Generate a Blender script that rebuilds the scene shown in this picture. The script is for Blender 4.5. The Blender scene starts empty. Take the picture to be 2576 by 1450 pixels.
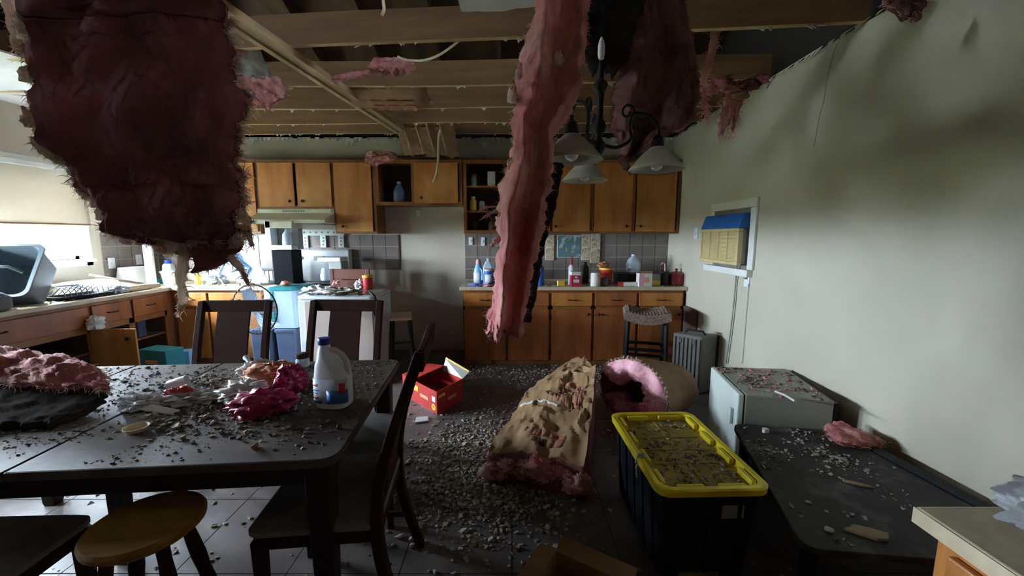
import bpy, bmesh, math, random
from mathutils import Vector, Matrix, noise

# ------------------------------------------------------------------ camera
scene = bpy.context.scene
COL = scene.collection
F_PX, CAM_H, PITCH = 1000.0, 1.485, math.radians(7.5)
cam_d = bpy.data.cameras.new('camera')
cam_d.sensor_fit = 'HORIZONTAL'
cam_d.sensor_width = 36.0
cam_d.lens = 36.0 * F_PX / 2576.0
cam_d.clip_start = 0.02
cam = bpy.data.objects.new('camera', cam_d)
COL.objects.link(cam)
cam.location = (0, 0, CAM_H)
cam.rotation_euler = (math.pi / 2 - PITCH, 0, 0)
scene.camera = cam

# ------------------------------------------------------------------ daylight
SKY = 26.0
world = bpy.data.worlds.new('overcast_sky')
scene.world = world
world.use_nodes = True
wn = world.node_tree
wn.nodes.clear()
w_out = wn.nodes.new('ShaderNodeOutputWorld')
w_bg = wn.nodes.new('ShaderNodeBackground')
w_tc = wn.nodes.new('ShaderNodeTexCoord')
w_sep = wn.nodes.new('ShaderNodeSeparateXYZ')
w_mr = wn.nodes.new('ShaderNodeMapRange')
w_mr.inputs['From Min'].default_value = -1
w_mr.inputs['From Max'].default_value = 1
w_cr = wn.nodes.new('ShaderNodeValToRGB')
els = w_cr.color_ramp.elements
els[0].position = 0.0
els[0].color = (.036, .044, .018, 1)          # lawn below the horizon
els[1].position = 1.0
els[1].color = (.74, .87, 1.0, 1)           # overcast sky
e = els.new(.487); e.color = (.055, .066, .03, 1)
e = els.new(.505); e.color = (.66, .80, .95, 1)
w_bg.inputs['Strength'].default_value = SKY
wn.links.new(w_tc.outputs['Generated'], w_sep.inputs[0])
wn.links.new(w_sep.outputs['Z'], w_mr.inputs['Value'])
wn.links.new(w_mr.outputs[0], w_cr.inputs[0])
wn.links.new(w_cr.outputs[0], w_bg.inputs['Color'])
wn.links.new(w_bg.outputs[0], w_out.inputs[0])

vs = scene.view_settings
vs.view_transform = 'Standard'
vs.look = 'None'
vs.exposure = 3.75
vs.gamma = 1.0
vs.use_curve_mapping = False
try:
    scene.cycles.max_bounces = 10
    scene.cycles.diffuse_bounces = 6
    scene.cycles.transparent_max_bounces = 16
    scene.cycles.sample_clamp_indirect = 8
except Exception:
    pass

# room, metres: camera stands at x = 0, y = 0
XL, XR, YB, YF, ZC = -4.5, 1.98, 5.08, -4.42, 2.67
WY0, WY1, WZ0, WZ1 = 2.55, 4.19, 1.24, 2.12          # window openings in the left wall
VY0, VY1 = 1.45, 2.15

def portal(name, loc, rot, sx, sy):
    d = bpy.data.lights.new(name, 'AREA')
    d.shape = 'RECTANGLE'; d.size = sx; d.size_y = sy
    d.cycles.is_portal = True
    o = bpy.data.objects.new(name, d)
    COL.objects.link(o)
    o.location = loc; o.rotation_euler = rot
    return o
for a_, b_ in ((WY0, WY1), (VY0, VY1)):
    portal('window_portal', (XL - .135, (a_ + b_) / 2, (WZ0 + 1.62) / 2), (0, -math.pi / 2, 0), 1.62 - WZ0, b_ - a_)

# ------------------------------------------------------------------ pixel -> point helpers (frame 2576 x 1450)
def ray(px, py):
    u, v = (px - 1288) / F_PX, (725 - py) / F_PX
    c, s = math.cos(PITCH), math.sin(PITCH)
    return Vector((u, c + v * s, -s + v * c))
def aty(px, py, y):
    r = ray(px, py); t = y / r.y
    return Vector((r.x * t, y, CAM_H + r.z * t))
def atz(px, py, z):
    r = ray(px, py); t = (z - CAM_H) / r.z
    return Vector((r.x * t, r.y * t, z))
def atx(px, py, x):
    r = ray(px, py); t = x / r.x
    return Vector((x, r.y * t, CAM_H + r.z * t))

# ------------------------------------------------------------------ materials
MATS = {}
def mat(name, c, c2=None, scale=6, rough=.65, bump=0, bscale=60, metal=0, stretch=(1, 1, 1), lo=.35, hi=.65,
        translucent=0, alpha=1, detail=5, spec=.4, c3=None, c3lo=.55, c3hi=.7, c3scale=3, transmission=0, coat=0):
    m = bpy.data.materials.new(name)
    m.use_nodes = True
    nt = m.node_tree; N = nt.nodes; L = nt.links
    b = N['Principled BSDF']; out = N['Material Output']
    b.inputs['Roughness'].default_value = rough
    b.inputs['Metallic'].default_value = metal
    b.inputs['Specular IOR Level'].default_value = spec
    b.inputs['Base Color'].default_value = (*c, 1)
    if transmission: b.inputs['Transmission Weight'].default_value = transmission
    if coat: b.inputs['Coat Weight'].default_value = coat
    tc = N.new('ShaderNodeTexCoord')
    def nz(sc, st, dt=detail):
        mp = N.new('ShaderNodeMapping'); mp.inputs['Scale'].default_value = st
        L.new(tc.outputs['Object'], mp.inputs[0])
        n = N.new('ShaderNodeTexNoise'); n.inputs['Scale'].default_value = sc; n.inputs['Detail'].default_value = dt
        n.inputs['Roughness'].default_value = .6
        L.new(mp.outputs[0], n.inputs['Vector'])
        return n
    colour = None
    if c2 is not None:
        n = nz(scale, stretch)
        mr = N.new('ShaderNodeMapRange'); mr.inputs['From Min'].default_value = lo; mr.inputs['From Max'].default_value = hi
        L.new(n.outputs['Fac'], mr.inputs['Value'])
        mx = N.new('ShaderNodeMix'); mx.data_type = 'RGBA'
        mx.inputs[6].default_value = (*c, 1); mx.inputs[7].default_value = (*c2, 1)
        L.new(mr.outputs[0], mx.inputs[0])
        colour = mx.outputs[2]
        if c3 is not None:
            n3 = nz(c3scale, (1, 1, 1), 6)
            mr3 = N.new('ShaderNodeMapRange'); mr3.inputs['From Min'].default_value = c3lo; mr3.inputs['From Max'].default_value = c3hi
            L.new(n3.outputs['Fac'], mr3.inputs['Value'])
            mx3 = N.new('ShaderNodeMix'); mx3.data_type = 'RGBA'
            L.new(colour, mx3.inputs[6]); mx3.inputs[7].default_value = (*c3, 1)
            L.new(mr3.outputs[0], mx3.inputs[0])
            colour = mx3.outputs[2]
        L.new(colour, b.inputs['Base Color'])
    if bump:
        nb = nz(bscale, stretch)
        bp = N.new('ShaderNodeBump'); bp.inputs['Strength'].default_value = bump; bp.inputs['Distance'].default_value = .01
        L.new(nb.outputs['Fac'], bp.inputs['Height'])
        L.new(bp.outputs[0], b.inputs['Normal'])
    last = b.outputs[0]
    if translucent:
        tr = N.new('ShaderNodeBsdfTranslucent')
        if colour is not None: L.new(colour, tr.inputs['Color'])
        else: tr.inputs['Color'].default_value = (*c, 1)
        ms = N.new('ShaderNodeMixShader'); ms.inputs[0].default_value = translucent
        L.new(last, ms.inputs[1]); L.new(tr.outputs[0], ms.inputs[2]); last = ms.outputs[0]
    if alpha < 1:
        tp = N.new('ShaderNodeBsdfTransparent')
        ms = N.new('ShaderNodeMixShader'); ms.inputs[0].default_value = alpha
        L.new(tp.outputs[0], ms.inputs[1]); L.new(last, ms.inputs[2]); last = ms.outputs[0]
    L.new(last, out.inputs['Surface'])
    MATS[name] = m
    return m

mat('wall_paint', (.54, .485, .39), (.48, .43, .34), scale=1.6, rough=.75, bump=.05, bscale=90)
mat('wall_paint_side', (.53, .50, .395), (.47, .445, .34), scale=1.1, rough=.7, bump=.05, bscale=90)
mat('drywall', (.70, .70, .68), (.58, .57, .53), scale=3, rough=.85)
mat('paper_edge', (.75, .73, .68), (.55, .5, .42), scale=20, rough=.9)
mat('white_trim', (.74, .75, .70), (.64, .65, .58), scale=5, rough=.45)
mat('shade_cloth', (.70, .64, .53), (.64, .57, .45), scale=22, rough=.9, stretch=(1, 1, 14), translucent=.07)
mat('glass', (.9, .97, 1.0), rough=.05, alpha=.10)
mat('cabinet_wood', (.52, .205, .05), (.37, .13, .026), scale=2.2, rough=.42, stretch=(5, 5, .7), bump=.06, bscale=20, c3=(.56, .28, .09), c3lo=.5, c3hi=.75, c3scale=2)
mat('cabinet_frame', (.30, .115, .032), (.20, .07, .02), scale=3, rough=.45, stretch=(3, 3, 1))
mat('cabinet_base_wood', (.37, .12, .034), (.25, .075, .022), scale=2.2, rough=.42, stretch=(5, 5, .7), bump=.05, bscale=20)
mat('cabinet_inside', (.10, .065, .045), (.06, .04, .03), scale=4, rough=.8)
mat('dark_gap', (.03, .018, .012), rough=.8)
mat('laminate', (.60, .50, .34), (.50, .41, .27), scale=30, rough=.4)
mat('laminate_dusty', (.46, .40, .30), (.60, .52, .40), scale=9, rough=.6)
mat('backsplash', (.235, .195, .17), (.18, .148, .128), scale=7, rough=.3)
mat('grout', (.42, .38, .34), rough=.9)
mat('knob_bronze', (.05, .035, .025), rough=.4, metal=.7)
mat('joist_lit_edge', (.58, .40, .20), (.46, .30, .14), scale=3, rough=.75, stretch=(.6, 6, 6))  # joist undersides painted lighter, standing in for light bounced up from below
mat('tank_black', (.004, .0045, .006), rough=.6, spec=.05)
mat('joist_shaded_wood', (.22, .115, .042), (.15, .075, .028), scale=2.4, rough=.75, stretch=(.6, 6, 6), c3=(.18, .09, .04), c3lo=.56, c3hi=.75, c3scale=2.2)  # joist sides painted darker, for dirt and for missing light
mat('beam_wood', (.50, .36, .19), (.36, .25, .13), scale=2.4, rough=.75, stretch=(6, .5, 6))
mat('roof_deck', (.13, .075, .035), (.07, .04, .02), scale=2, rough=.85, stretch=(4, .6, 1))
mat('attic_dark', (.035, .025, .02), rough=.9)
mat('floor_tile', (.13, .105, .10), (.085, .07, .066), scale=2.6, rough=.42, bump=.06, bscale=25, c3=(.23, .205, .195), c3lo=.5, c3hi=.75, c3scale=1.7)
mat('floor_joint', (.05, .042, .04), rough=.9)
mat('table_wood', (.075, .052, .045), (.05, .034, .03), scale=2, rough=.55, stretch=(.6, 6, 1), c3=(.13, .105, .088), c3lo=.44, c3hi=.68, c3scale=5, bump=.15, bscale=40, spec=.25)
mat('table_frame', (.034, .022, .018), (.024, .015, .013), scale=3, rough=.55, spec=.15)
mat('chair_wood', (.045, .021, .015), (.03, .014, .010), scale=3, rough=.6, spec=.04)
mat('chair_pad', (.24, .22, .20), (.15, .13, .12), scale=6, rough=.9)
mat('stool_wood', (.30, .155, .03), (.21, .10, .02), scale=3, rough=.55, spec=.2, stretch=(1, 6, 1))
mat('red_wood', (.17, .06, .035), (.11, .038, .024), scale=3, rough=.45)
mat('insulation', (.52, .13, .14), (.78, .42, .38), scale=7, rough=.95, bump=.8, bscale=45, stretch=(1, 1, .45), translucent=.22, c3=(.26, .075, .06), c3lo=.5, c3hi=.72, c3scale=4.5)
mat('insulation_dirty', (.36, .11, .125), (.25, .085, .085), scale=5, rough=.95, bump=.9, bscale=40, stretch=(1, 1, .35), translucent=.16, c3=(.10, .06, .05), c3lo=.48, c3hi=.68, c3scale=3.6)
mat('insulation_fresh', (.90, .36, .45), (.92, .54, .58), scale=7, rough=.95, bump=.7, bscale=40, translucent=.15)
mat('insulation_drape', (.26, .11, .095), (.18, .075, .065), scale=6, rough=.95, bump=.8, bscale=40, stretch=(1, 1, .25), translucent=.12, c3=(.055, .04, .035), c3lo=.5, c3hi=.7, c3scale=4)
mat('fibre_pale', (.82, .74, .64), (.82, .62, .56), scale=12, rough=.95, translucent=.55)
mat('fibre_pink', (.80, .42, .42), (.75, .55, .50), scale=12, rough=.95, translucent=.3)
mat('kraft', (.38, .23, .115), (.29, .17, .08), scale=8, rough=.7, bump=.3, bscale=14, c3=(.25, .14, .07), c3lo=.58, c3hi=.75, c3scale=5)
mat('kraft_dark', (.022, .018, .015), (.045, .035, .028), scale=9, rough=.95, bump=.3, bscale=16, spec=.04)
mat('kraft_roll', (.30, .17, .09), (.22, .12, .065), scale=8, rough=.75, bump=.3, bscale=14)
mat('red_print', (.38, .12, .085), (.36, .18, .10), scale=30, rough=.8)
mat('white_plastic', (.74, .77, .80), (.66, .69, .72), scale=4, rough=.35)
mat('white_enamel', (.72, .74, .76), (.62, .63, .63), scale=3, rough=.22)
mat('cream_metal', (.62, .60, .47), (.52, .50, .38), scale=6, rough=.35)
mat('cream_plastic', (.62, .50, .25), (.52, .41, .19), scale=8, rough=.5)
mat('cream_grille', (.42, .33, .16), (.34, .26, .12), scale=30, rough=.6)
mat('grey_metal', (.20, .19, .17), (.28, .26, .24), scale=12, rough=.5, metal=.3)
mat('black_plastic', (.010, .011, .014), (.016, .017, .02), scale=5, rough=.6, spec=.2)
mat('tote_black', (.008, .010, .016), (.014, .017, .025), scale=4, rough=.42, spec=.25)
mat('black_metal', (.012, .011, .011), rough=.5, metal=.5)
mat('yellow_plastic', (.78, .62, .02), (.68, .52, .02), scale=5, rough=.4)
mat('yellow_dirty', (.42, .29, .03), (.27, .19, .035), scale=8, rough=.6, c3=(.06, .05, .04), c3lo=.56, c3hi=.72, c3scale=4)
mat('alabaster', (.60, .57, .50), (.50, .47, .40), scale=10, rough=.3, translucent=.3)
mat('bleach_white', (.80, .82, .84), (.74, .75, .76), scale=3, rough=.3, translucent=.12)
mat('cap_blue', (.015, .05, .30), rough=.35)
mat('label_blue', (.05, .13, .42), (.08, .17, .48), scale=8, rough=.4)
mat('label_paper', (.66, .72, .80), (.58, .64, .74), scale=10, rough=.5)
mat('label_red', (.60, .05, .05), rough=.5)
mat('label_orange', (.72, .32, .18), rough=.5)
mat('tape_blue', (.02, .13, .42), (.015, .10, .34), scale=9, rough=.6)
mat('sky_blue_plastic', (.36, .55, .80), (.44, .62, .84), scale=5, rough=.3, alpha=.72)
mat('bottle_blue', (.20, .45, .70), (.26, .50, .74), scale=6, rough=.35)
mat('bottle_navy', (.02, .10, .42), (.03, .13, .48), scale=6, rough=.35)
mat('bin_navy', (.06, .085, .15), (.085, .11, .18), scale=4, rough=.4)
mat('bin_clear', (.50, .64, .80), (.42, .58, .76), scale=5, rough=.3, alpha=.85)
mat('teal', (.02, .22, .25), (.03, .27, .29), scale=6, rough=.5)
mat('jug_clear', (.62, .70, .80), (.56, .65, .76), scale=5, rough=.25, alpha=.7)
mat('red_card', (.50, .035, .03), (.40, .03, .025), scale=6, rough=.5)
mat('red_carton', (.42, .02, .05), rough=.45)
mat('yellow_card', (.80, .52, .05), rough=.55)
mat('white_card', (.72, .70, .65), (.62, .60, .55), scale=8, rough=.8)
mat('grey_card', (.36, .36, .34), (.28, .28, .27), scale=8, rough=.8)
mat('cardboard', (.33, .22, .12), (.26, .17, .09), scale=9, rough=.85)
mat('orange_stuff', (.62, .22, .03), rough=.6)
mat('magenta_foil', (.34, .02, .085), (.24, .015, .05), scale=12, rough=.32, bump=.2, bscale=20)
mat('clear_bag', (.60, .58, .55), (.50, .46, .42), scale=9, rough=.35, alpha=.8)
mat('orange_bag', (.62, .26, .14), (.52, .22, .14), scale=10, rough=.4)
mat('white_bag', (.70, .71, .74), (.58, .58, .60), scale=8, rough=.5)
mat('grey_bag', (.40, .40, .42), (.30, .30, .31), scale=8, rough=.45)
mat('red_enamel', (.22, .025, .03), rough=.3)
mat('pot_black', (.02, .018, .018), rough=.5)
mat('pink_cloth', (.72, .35, .45), rough=.9)
mat('blue_bag', (.22, .26, .62), (.30, .34, .70), scale=10, rough=.5)
mat('tan_lid', (.62, .48, .32), rough=.6)
mat('wicker', (.26, .19, .14), (.13, .09, .065), scale=40, rough=.8, bump=.5, bscale=60)
mat('case_grey', (.135, .13, .12), (.18, .17, .155), scale=10, rough=.55)
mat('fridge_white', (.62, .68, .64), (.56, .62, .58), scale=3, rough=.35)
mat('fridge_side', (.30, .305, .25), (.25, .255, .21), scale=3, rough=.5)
mat('dark_top', (.05, .045, .041), (.035, .032, .03), scale=5, rough=.65, spec=.2, c3=(.12, .115, .11), c3lo=.52, c3hi=.72, c3scale=7)
mat('beige_panel', (.50, .41, .36), (.46, .37, .32), scale=3, rough=.6)
mat('grey_basket', (.05, .065, .075), (.07, .088, .10), scale=5, rough=.5)
mat('steel', (.45, .45, .45), rough=.25, metal=.9)
mat('cable', (.62, .56, .38), rough=.5)
mat('cord_grey', (.30, .29, .27), rough=.6)
mat('plaster', (.46, .42, .36), (.36, .32, .26), scale=20, rough=.95)
mat('plaster_grey', (.30, .28, .26), (.22, .205, .19), scale=20, rough=.95)
mat('plaster_tan', (.36, .28, .17), (.26, .20, .12), scale=20, rough=.95)
mat('crumb_dark', (.09, .075, .06), rough=.95)
mat('picture_a', (.46, .36, .20), (.62, .58, .48), scale=14, rough=.5, c3=(.32, .20, .10), c3lo=.5, c3hi=.6, c3scale=16)
mat('picture_land', (.10, .20, .30), (.14, .20, .10), scale=9, rough=.4, c3=(.45, .50, .50), c3lo=.52, c3hi=.6, c3scale=9)
mat('spice_tile', (.62, .64, .62), (.68, .70, .68), scale=8, rough=.3)
mat('tile_mark', (.16, .20, .16), rough=.5)
mat('yellow_label', (.70, .52, .06), rough=.5)
mat('brown_board', (.12, .075, .05), (.09, .055, .035), scale=5, rough=.7)
mat('lawn', (.036, .05, .013), (.05, .064, .018), scale=3, rough=.95)
mat('added_hedge', (.035, .06, .016), (.06, .09, .026), scale=9, rough=.95, bump=.8, bscale=30)
mat('display_green', (.05, .25, .10), rough=.4)

# ------------------------------------------------------------------ mesh builder
ORG = {}
RND = random.Random(7)
class MB:
    def __init__(s): s.v = []; s.f = []; s.mi = []
    def add(s, vs, fs, m=0):
        o = len(s.v); s.v += [Vector(p) for p in vs]
        s.f += [tuple(i + o for i in f) for f in fs]; s.mi += [m] * len(fs)
        return s
    def box(s, x0, x1, y0, y1, z0, z1, m=0):
        return s.add([(x0, y0, z0), (x1, y0, z0), (x1, y1, z0), (x0, y1, z0), (x0, y0, z1), (x1, y0, z1), (x1, y1, z1), (x0, y1, z1)],
                     [(0, 3, 2, 1), (4, 5, 6, 7), (0, 1, 5, 4), (1, 2, 6, 5), (2, 3, 7, 6), (3, 0, 4, 7)], m)
    def obox(s, c, size, rot=None, m=0):
        n = len(s.v); a, b, d = size[0] / 2, size[1] / 2, size[2] / 2
        s.box(-a, a, -b, b, -d, d, m)
        M = Matrix.Translation(Vector(c)) @ (rot.to_4x4() if rot is not None else Matrix.Identity(4))
        for i in range(n, len(s.v)): s.v[i] = M @ s.v[i]
        return s
    def bar(s, p, q, w, d, up=(0, 0, 1), m=0):
        p, q = Vector(p), Vector(q); z = (q - p).normalized(); x = Vector(up).cross(z)
        if x.length < 1e-4: x = Vector((1, 0, 0))
        x.normalize(); y = z.cross(x); R = Matrix((x, y, z)).transposed()
        return s.obox((p + q) / 2, (w, d, (q - p).length), R, m)
    def lathe(s, prof, c=(0, 0, 0), seg=20, sx=1, sy=1, m=0, rot=None):
        o = []; fs = []; n = len(prof)
        R = rot if rot is not None else Matrix.Identity(3)
        for r, z in prof:
            for k in range(seg):
                a = 2 * math.pi * k / seg
                o.append(Vector(c) + R @ Vector((r * math.cos(a) * sx, r * math.sin(a) * sy, z)))
        for i in range(n - 1):
            for k in range(seg):
                fs.append((i * seg + k, i * seg + (k + 1) % seg, (i + 1) * seg + (k + 1) % seg, (i + 1) * seg + k))
        fs.append(tuple(range(seg - 1, -1, -1)))
        fs.append(tuple(range((n - 1) * seg, n * seg)))
        return s.add(o, fs, m)
    def rlathe(s, prof, c=(0, 0, 0), m=0, seg=6):
        """rounded-rectangle loft: prof rows (half x, half y, corner radius, z)"""
        o = []; fs = []; n = len(prof); K = 4 * (seg + 1)
        for hx, hy, r, z in prof:
            r = min(r, hx * .999, hy * .999)
            for q, (sx, sy) in enumerate(((1, 1), (-1, 1), (-1, -1), (1, -1))):
                for k in range(seg + 1):
                    a = math.pi / 2 * (q + k / seg)
                    o.append(Vector(c) + Vector((sx * (hx - r) + r * math.cos(a), sy * (hy - r) + r * math.sin(a), z)))
        for i in range(n - 1):
            for k in range(K):
                fs.append((i * K + k, i * K + (k + 1) % K, (i + 1) * K + (k + 1) % K, (i + 1) * K + k))
        fs.append(tuple(range(K - 1, -1, -1))); fs.append(tuple(range((n - 1) * K, n * K)))
        return s.add(o, fs, m)
    def tube(s, pts, r, seg=8, m=0, closed=False):
        pts = [Vector(p) for p in pts]; n = len(pts)
        rs = r if isinstance(r, (list, tuple)) else [r] * n
        o = []; fs = []; ref = None
        for i, p in enumerate(pts):
            if closed: t = pts[(i + 1) % n] - pts[i - 1]
            else: t = pts[min(i + 1, n - 1)] - pts[max(i - 1, 0)]
            if t.length < 1e-9: t = Vector((0, 0, 1))
            t.normalize()
            if ref is None:
                ref = Vector((0, 0, 1)) if abs(t.z) < .9 else Vector((1, 0, 0))
            x = ref - t * ref.dot(t)
            if x.length < 1e-5: x = t.orthogonal()
            x.normalize(); y = t.cross(x); ref = x
            for k in range(seg):
                a = 2 * math.pi * k / seg
                o.append(p + (x * math.cos(a) + y * math.sin(a)) * rs[i])
        for i in range(n if closed else n - 1):
            j = (i + 1) % n
            for k in range(seg):
                fs.append((i * seg + k, i * seg + (k + 1) % seg, j * seg + (k + 1) % seg, j * seg + k))
        if not closed:
            fs.append(tuple(range(seg - 1, -1, -1))); fs.append(tuple(range((n - 1) * seg, n * seg)))
        return s.add(o, fs, m)
    def prism(s, poly, z0, z1, m=0):
        n = len(poly)
        return s.add([(p[0], p[1], z0) for p in poly] + [(p[0], p[1], z1) for p in poly],
                     [tuple(range(n - 1, -1, -1)), tuple(range(n, 2 * n))] + [(i, (i + 1) % n, n + (i + 1) % n, n + i) for i in range(n)], m)
    def prism3(s, pts, d, m=0):
        """polygon of 3D points swept by the vector d"""
        n = len(pts); pts = [Vector(p) for p in pts]; d = Vector(d)
        return s.add(pts + [p + d for p in pts],
                     [tuple(range(n - 1, -1, -1)), tuple(range(n, 2 * n))] + [(i, (i + 1) % n, n + (i + 1) % n, n + i) for i in range(n)], m)
    def xf(s, M, start=0):
        for i in range(start, len(s.v)): s.v[i] = M @ s.v[i]
        return s
    def build(s, name, mats, parent=None, bev=0, smooth=False, angle=40, seg=2, solid=0, world=True, fixn=True):
        if isinstance(mats, str): mats = [mats]
        org = Vector((0, 0, 0))
        if parent is not None and world: org = ORG.get(parent.name, org)
        me = bpy.data.meshes.new(name)
        me.from_pydata([tuple(v - org) for v in s.v], [], s.f)
        for q in mats: me.materials.append(MATS[q])
        if len(mats) > 1: me.polygons.foreach_set('material_index', s.mi)
        if fixn:
            bm = bmesh.new(); bm.from_mesh(me)
            bmesh.ops.recalc_face_normals(bm, faces=bm.faces); bm.to_mesh(me); bm.free()
        if smooth:
            me.polygons.foreach_set('use_smooth', [True] * len(me.polygons))
            if angle: me.set_sharp_from_angle(angle=math.radians(angle))
        me.update()
        o = bpy.data.objects.new(name, me); COL.objects.link(o)
        if solid:
            q = o.modifiers.new('solid', 'SOLIDIFY'); q.thickness = solid; q.offset = 0
        if bev:
            q = o.modifiers.new('bevel', 'BEVEL'); q.width = bev; q.segments = seg; q.limit_method = 'ANGLE'
        if parent is not None:
            o.parent = parent
            if world: ORG[o.name] = org
        return o

def tag(o, label, cat=None, group=None, kind=None):
    o['label'] = label
    if cat: o['category'] = cat
    if group: o['group'] = group
    if kind: o['kind'] = kind
    return o
def thing(name, label, cat, loc=(0, 0, 0), rz=0, group=None, world=True):
    """an Empty at the thing's base; world=True: its parts are given in room coordinates"""
    o = bpy.data.objects.new(name, None); COL.objects.link(o)
    o.empty_display_size = .05
    o.location = loc; o.rotation_euler = (0, 0, rz)
    tag(o, label, cat, group)
    ORG[o.name] = Vector(loc) if world else Vector((0, 0, 0))
    return o
def place(o, loc=None, rz=0):
    if loc is not None: o.location = loc
    o.rotation_euler = (0, 0, rz)
    return o
def single(mb, name, mats, label, cat, loc=(0, 0, 0), rz=0, group=None, **k):
    """a thing that is one mesh, given in its own coordinates"""
    o = mb.build(name, mats, None, **k)
    o.location = loc; o.rotation_euler = (0, 0, rz)
    return tag(o, label, cat, group)
def struct(mb, name, mats, label, parent=None, **k):
    o = mb.build(name, mats, parent, **k)
    if parent is None: tag(o, label, None, None, 'structure')
    return o
def fbm(p, o=4): return noise.fractal(p, 1.0, 2.0, o, noise_basis='PERLIN_ORIGINAL')
def lerp(a, b, t): return a + (b - a) * t
def rot(ax, deg): return Matrix.Rotation(math.radians(deg), 3, ax)
def smooth_rows(rows, n):
    """Catmull-Rom resampling of a list of equal-length vector tuples"""
    out = []; k = len(rows) - 1
    for i in range(n + 1):
        f = i / n * k; j = min(int(f), k - 1); t = f - j
        p0, p1, p2, p3 = rows[max(j - 1, 0)], rows[j], rows[j + 1], rows[min(j + 2, k)]
        out.append(tuple(.5 * ((2 * b) + (c - a) * t + (2 * a - 5 * b + 4 * c - d) * t * t + (3 * b - a - 3 * c + d) * t ** 3)
                         for a, b, c, d in zip(p0, p1, p2, p3)))
    return out

def batt(rows, thick, nu=40, nv=60, amp=.02, freq=6, edge=.02, rag=.06, seed=0, flat_back=False, ridge=None):
    """a torn slab of fibreglass: rows of (left, right) points down its length -> closed bmesh-ready MB + rim points"""
    S = Vector((seed * 7.13, seed * 3.71, seed * 1.9))
    R = smooth_rows(rows, nv)
    mb = MB(); rim = []
    F = []; B = []
    for j, (l, r) in enumerate(R):
        l2, r2 = R[min(j + 1, nv)]; l0, r0 = R[max(j - 1, 0)]
        t = ((l2 + r2) - (l0 + r0)); t.normalize()
        a = r - l; n = t.cross(a).normalized()
        f = []; b = []
        for i in range(nu + 1):
            u = i / nu
            prof = max(0, 1 - abs(2 * u - 1) ** 6) ** .5
            if j in (0, nv): prof *= .55
            p = l + a * u
            q = p * freq + S
            disp = fbm(q) * amp + fbm(q * 3.1) * amp * .45 + abs(fbm(q * 7)) * amp * .25
            e = (2 * u - 1) ** 5 * (fbm(Vector((l.x, l.y, p.z)) * freq * 2.2 + S) * edge + fbm(p * freq * 6 + S) * edge * .6)
            ee = a.normalized() * e
            if ridge:
                for ru, rh, rw_ in ridge: disp += rh * math.exp(-((u - ru - .06 * math.sin(j * .13 + seed)) / rw_) ** 2)
            wv = max(0, (j / nv - .82) / .18)
            down = t * (wv * rag * (fbm(Vector((u * 5, seed, 0)), 5) + .5 * fbm(Vector((u * 17, seed, 3)), 3)))
            f.append(p + ee + down + n * (thick / 2 * prof + disp * (.25 + .75 * prof)))
            d2 = 0 if flat_back else fbm(q + Vector((9, 2, 4))) * amp * .7
            b.append(p + ee + down - n * (thick / 2 * prof + d2 * (.25 + .75 * prof)))
        F.append(f); B.append(b)
        rim.append((f[0], -a.normalized())); rim.append((f[-1], a.normalized()))
    for i in range(nu + 1): rim.append((F[-1][i], (R[-1][0] - R[-2][0]).normalized())); rim.append((B[-1][i], (R[-1][0] - R[-2][0]).normalized()))
    W = nu + 1
    vs_ = [p for f in F for p in f] + [p for b in B for p in b]
    o = W * (nv + 1); fs = []
    for j in range(nv):
        for i in range(nu):
            k = j * W + i
            fs.append((k, k + 1, k + W + 1, k + W)); fs.append((o + k, o + k + W, o + k + W + 1, o + k + 1))
        k = j * W
        fs.append((k, k + W, o + k + W, o + k)); k += nu
        fs.append((k, o + k, o + k + W, k + W))
    for j in (0, nv):
        for i in range(nu):
            k = j * W + i; fs.append((k, o + k, o + k + 1, k + 1))
    mb.add(vs_, fs)
    return mb, rim

def wisps(rim, n, ln=.05, rad=.004, grav=.6, seed=1, spread=.8):
    """tufts of loose fibres along a torn rim"""
    R_ = random.Random(seed); mb = MB()
    for _ in range(n):
        p, d = R_.choice(rim)
        d = (d + Vector((R_.uniform(-1, 1), R_.uniform(-1, 1), R_.uniform(-1, 1))) * spread)
        if d.length < 1e-3: continue
        d.normalize(); L_ = ln * R_.uniform(.3, 1.3)
        pts = [p - d * .01]
        q = Vector(p); dd = Vector(d)
        for k in range(4):
            q = q + dd * L_ / 4; dd = (dd + Vector((R_.uniform(-.5, .5), R_.uniform(-.5, .5), R_.uniform(-.5, .5) - grav * .35))).normalized(); pts.append(Vector(q))
        r0 = rad * R_.uniform(.4, 1.4)
        mb.tube(pts, [r0 * 1.2, r0, r0 * .8, r0 * .5, r0 * .1], 4)
    return mb

def chunks(n, sampler, smin, smax, nm, seed=1, flat=.5, power=2.5):
    """broken crumbs: jittered little blocks; sampler(R) -> base point"""
    R_ = random.Random(seed); mb = MB()
    for _ in range(n):
        p = sampler(R_)
        if p is None: continue
        s_ = smin + (smax - smin) * R_.random() ** power
        a, b, c = s_ * R_.uniform(.5, 1), s_ * R_.uniform(.4, .9), s_ * R_.uniform(.2, 1) * flat
        k = len(mb.v)
        mb.box(-a / 2, a / 2, -b / 2, b / 2, -c / 2, c / 2, R_.randrange(nm))
        M = Matrix.Translation(Vector(p) + Vector((0, 0, c * .45))) @ Matrix.Rotation(R_.uniform(0, 6.28), 4, 'Z') @ Matrix.Rotation(R_.uniform(-.5, .5), 4, 'X') @ Matrix.Rotation(R_.uniform(-.4, .4), 4, 'Y')
        for i in range(k, len(mb.v)):
            q = mb.v[i]; mb.v[i] = M @ (q + Vector((R_.uniform(-.25, .25) * a, R_.uniform(-.25, .25) * b, R_.uniform(-.2, .2) * c)))
    return mb

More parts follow.
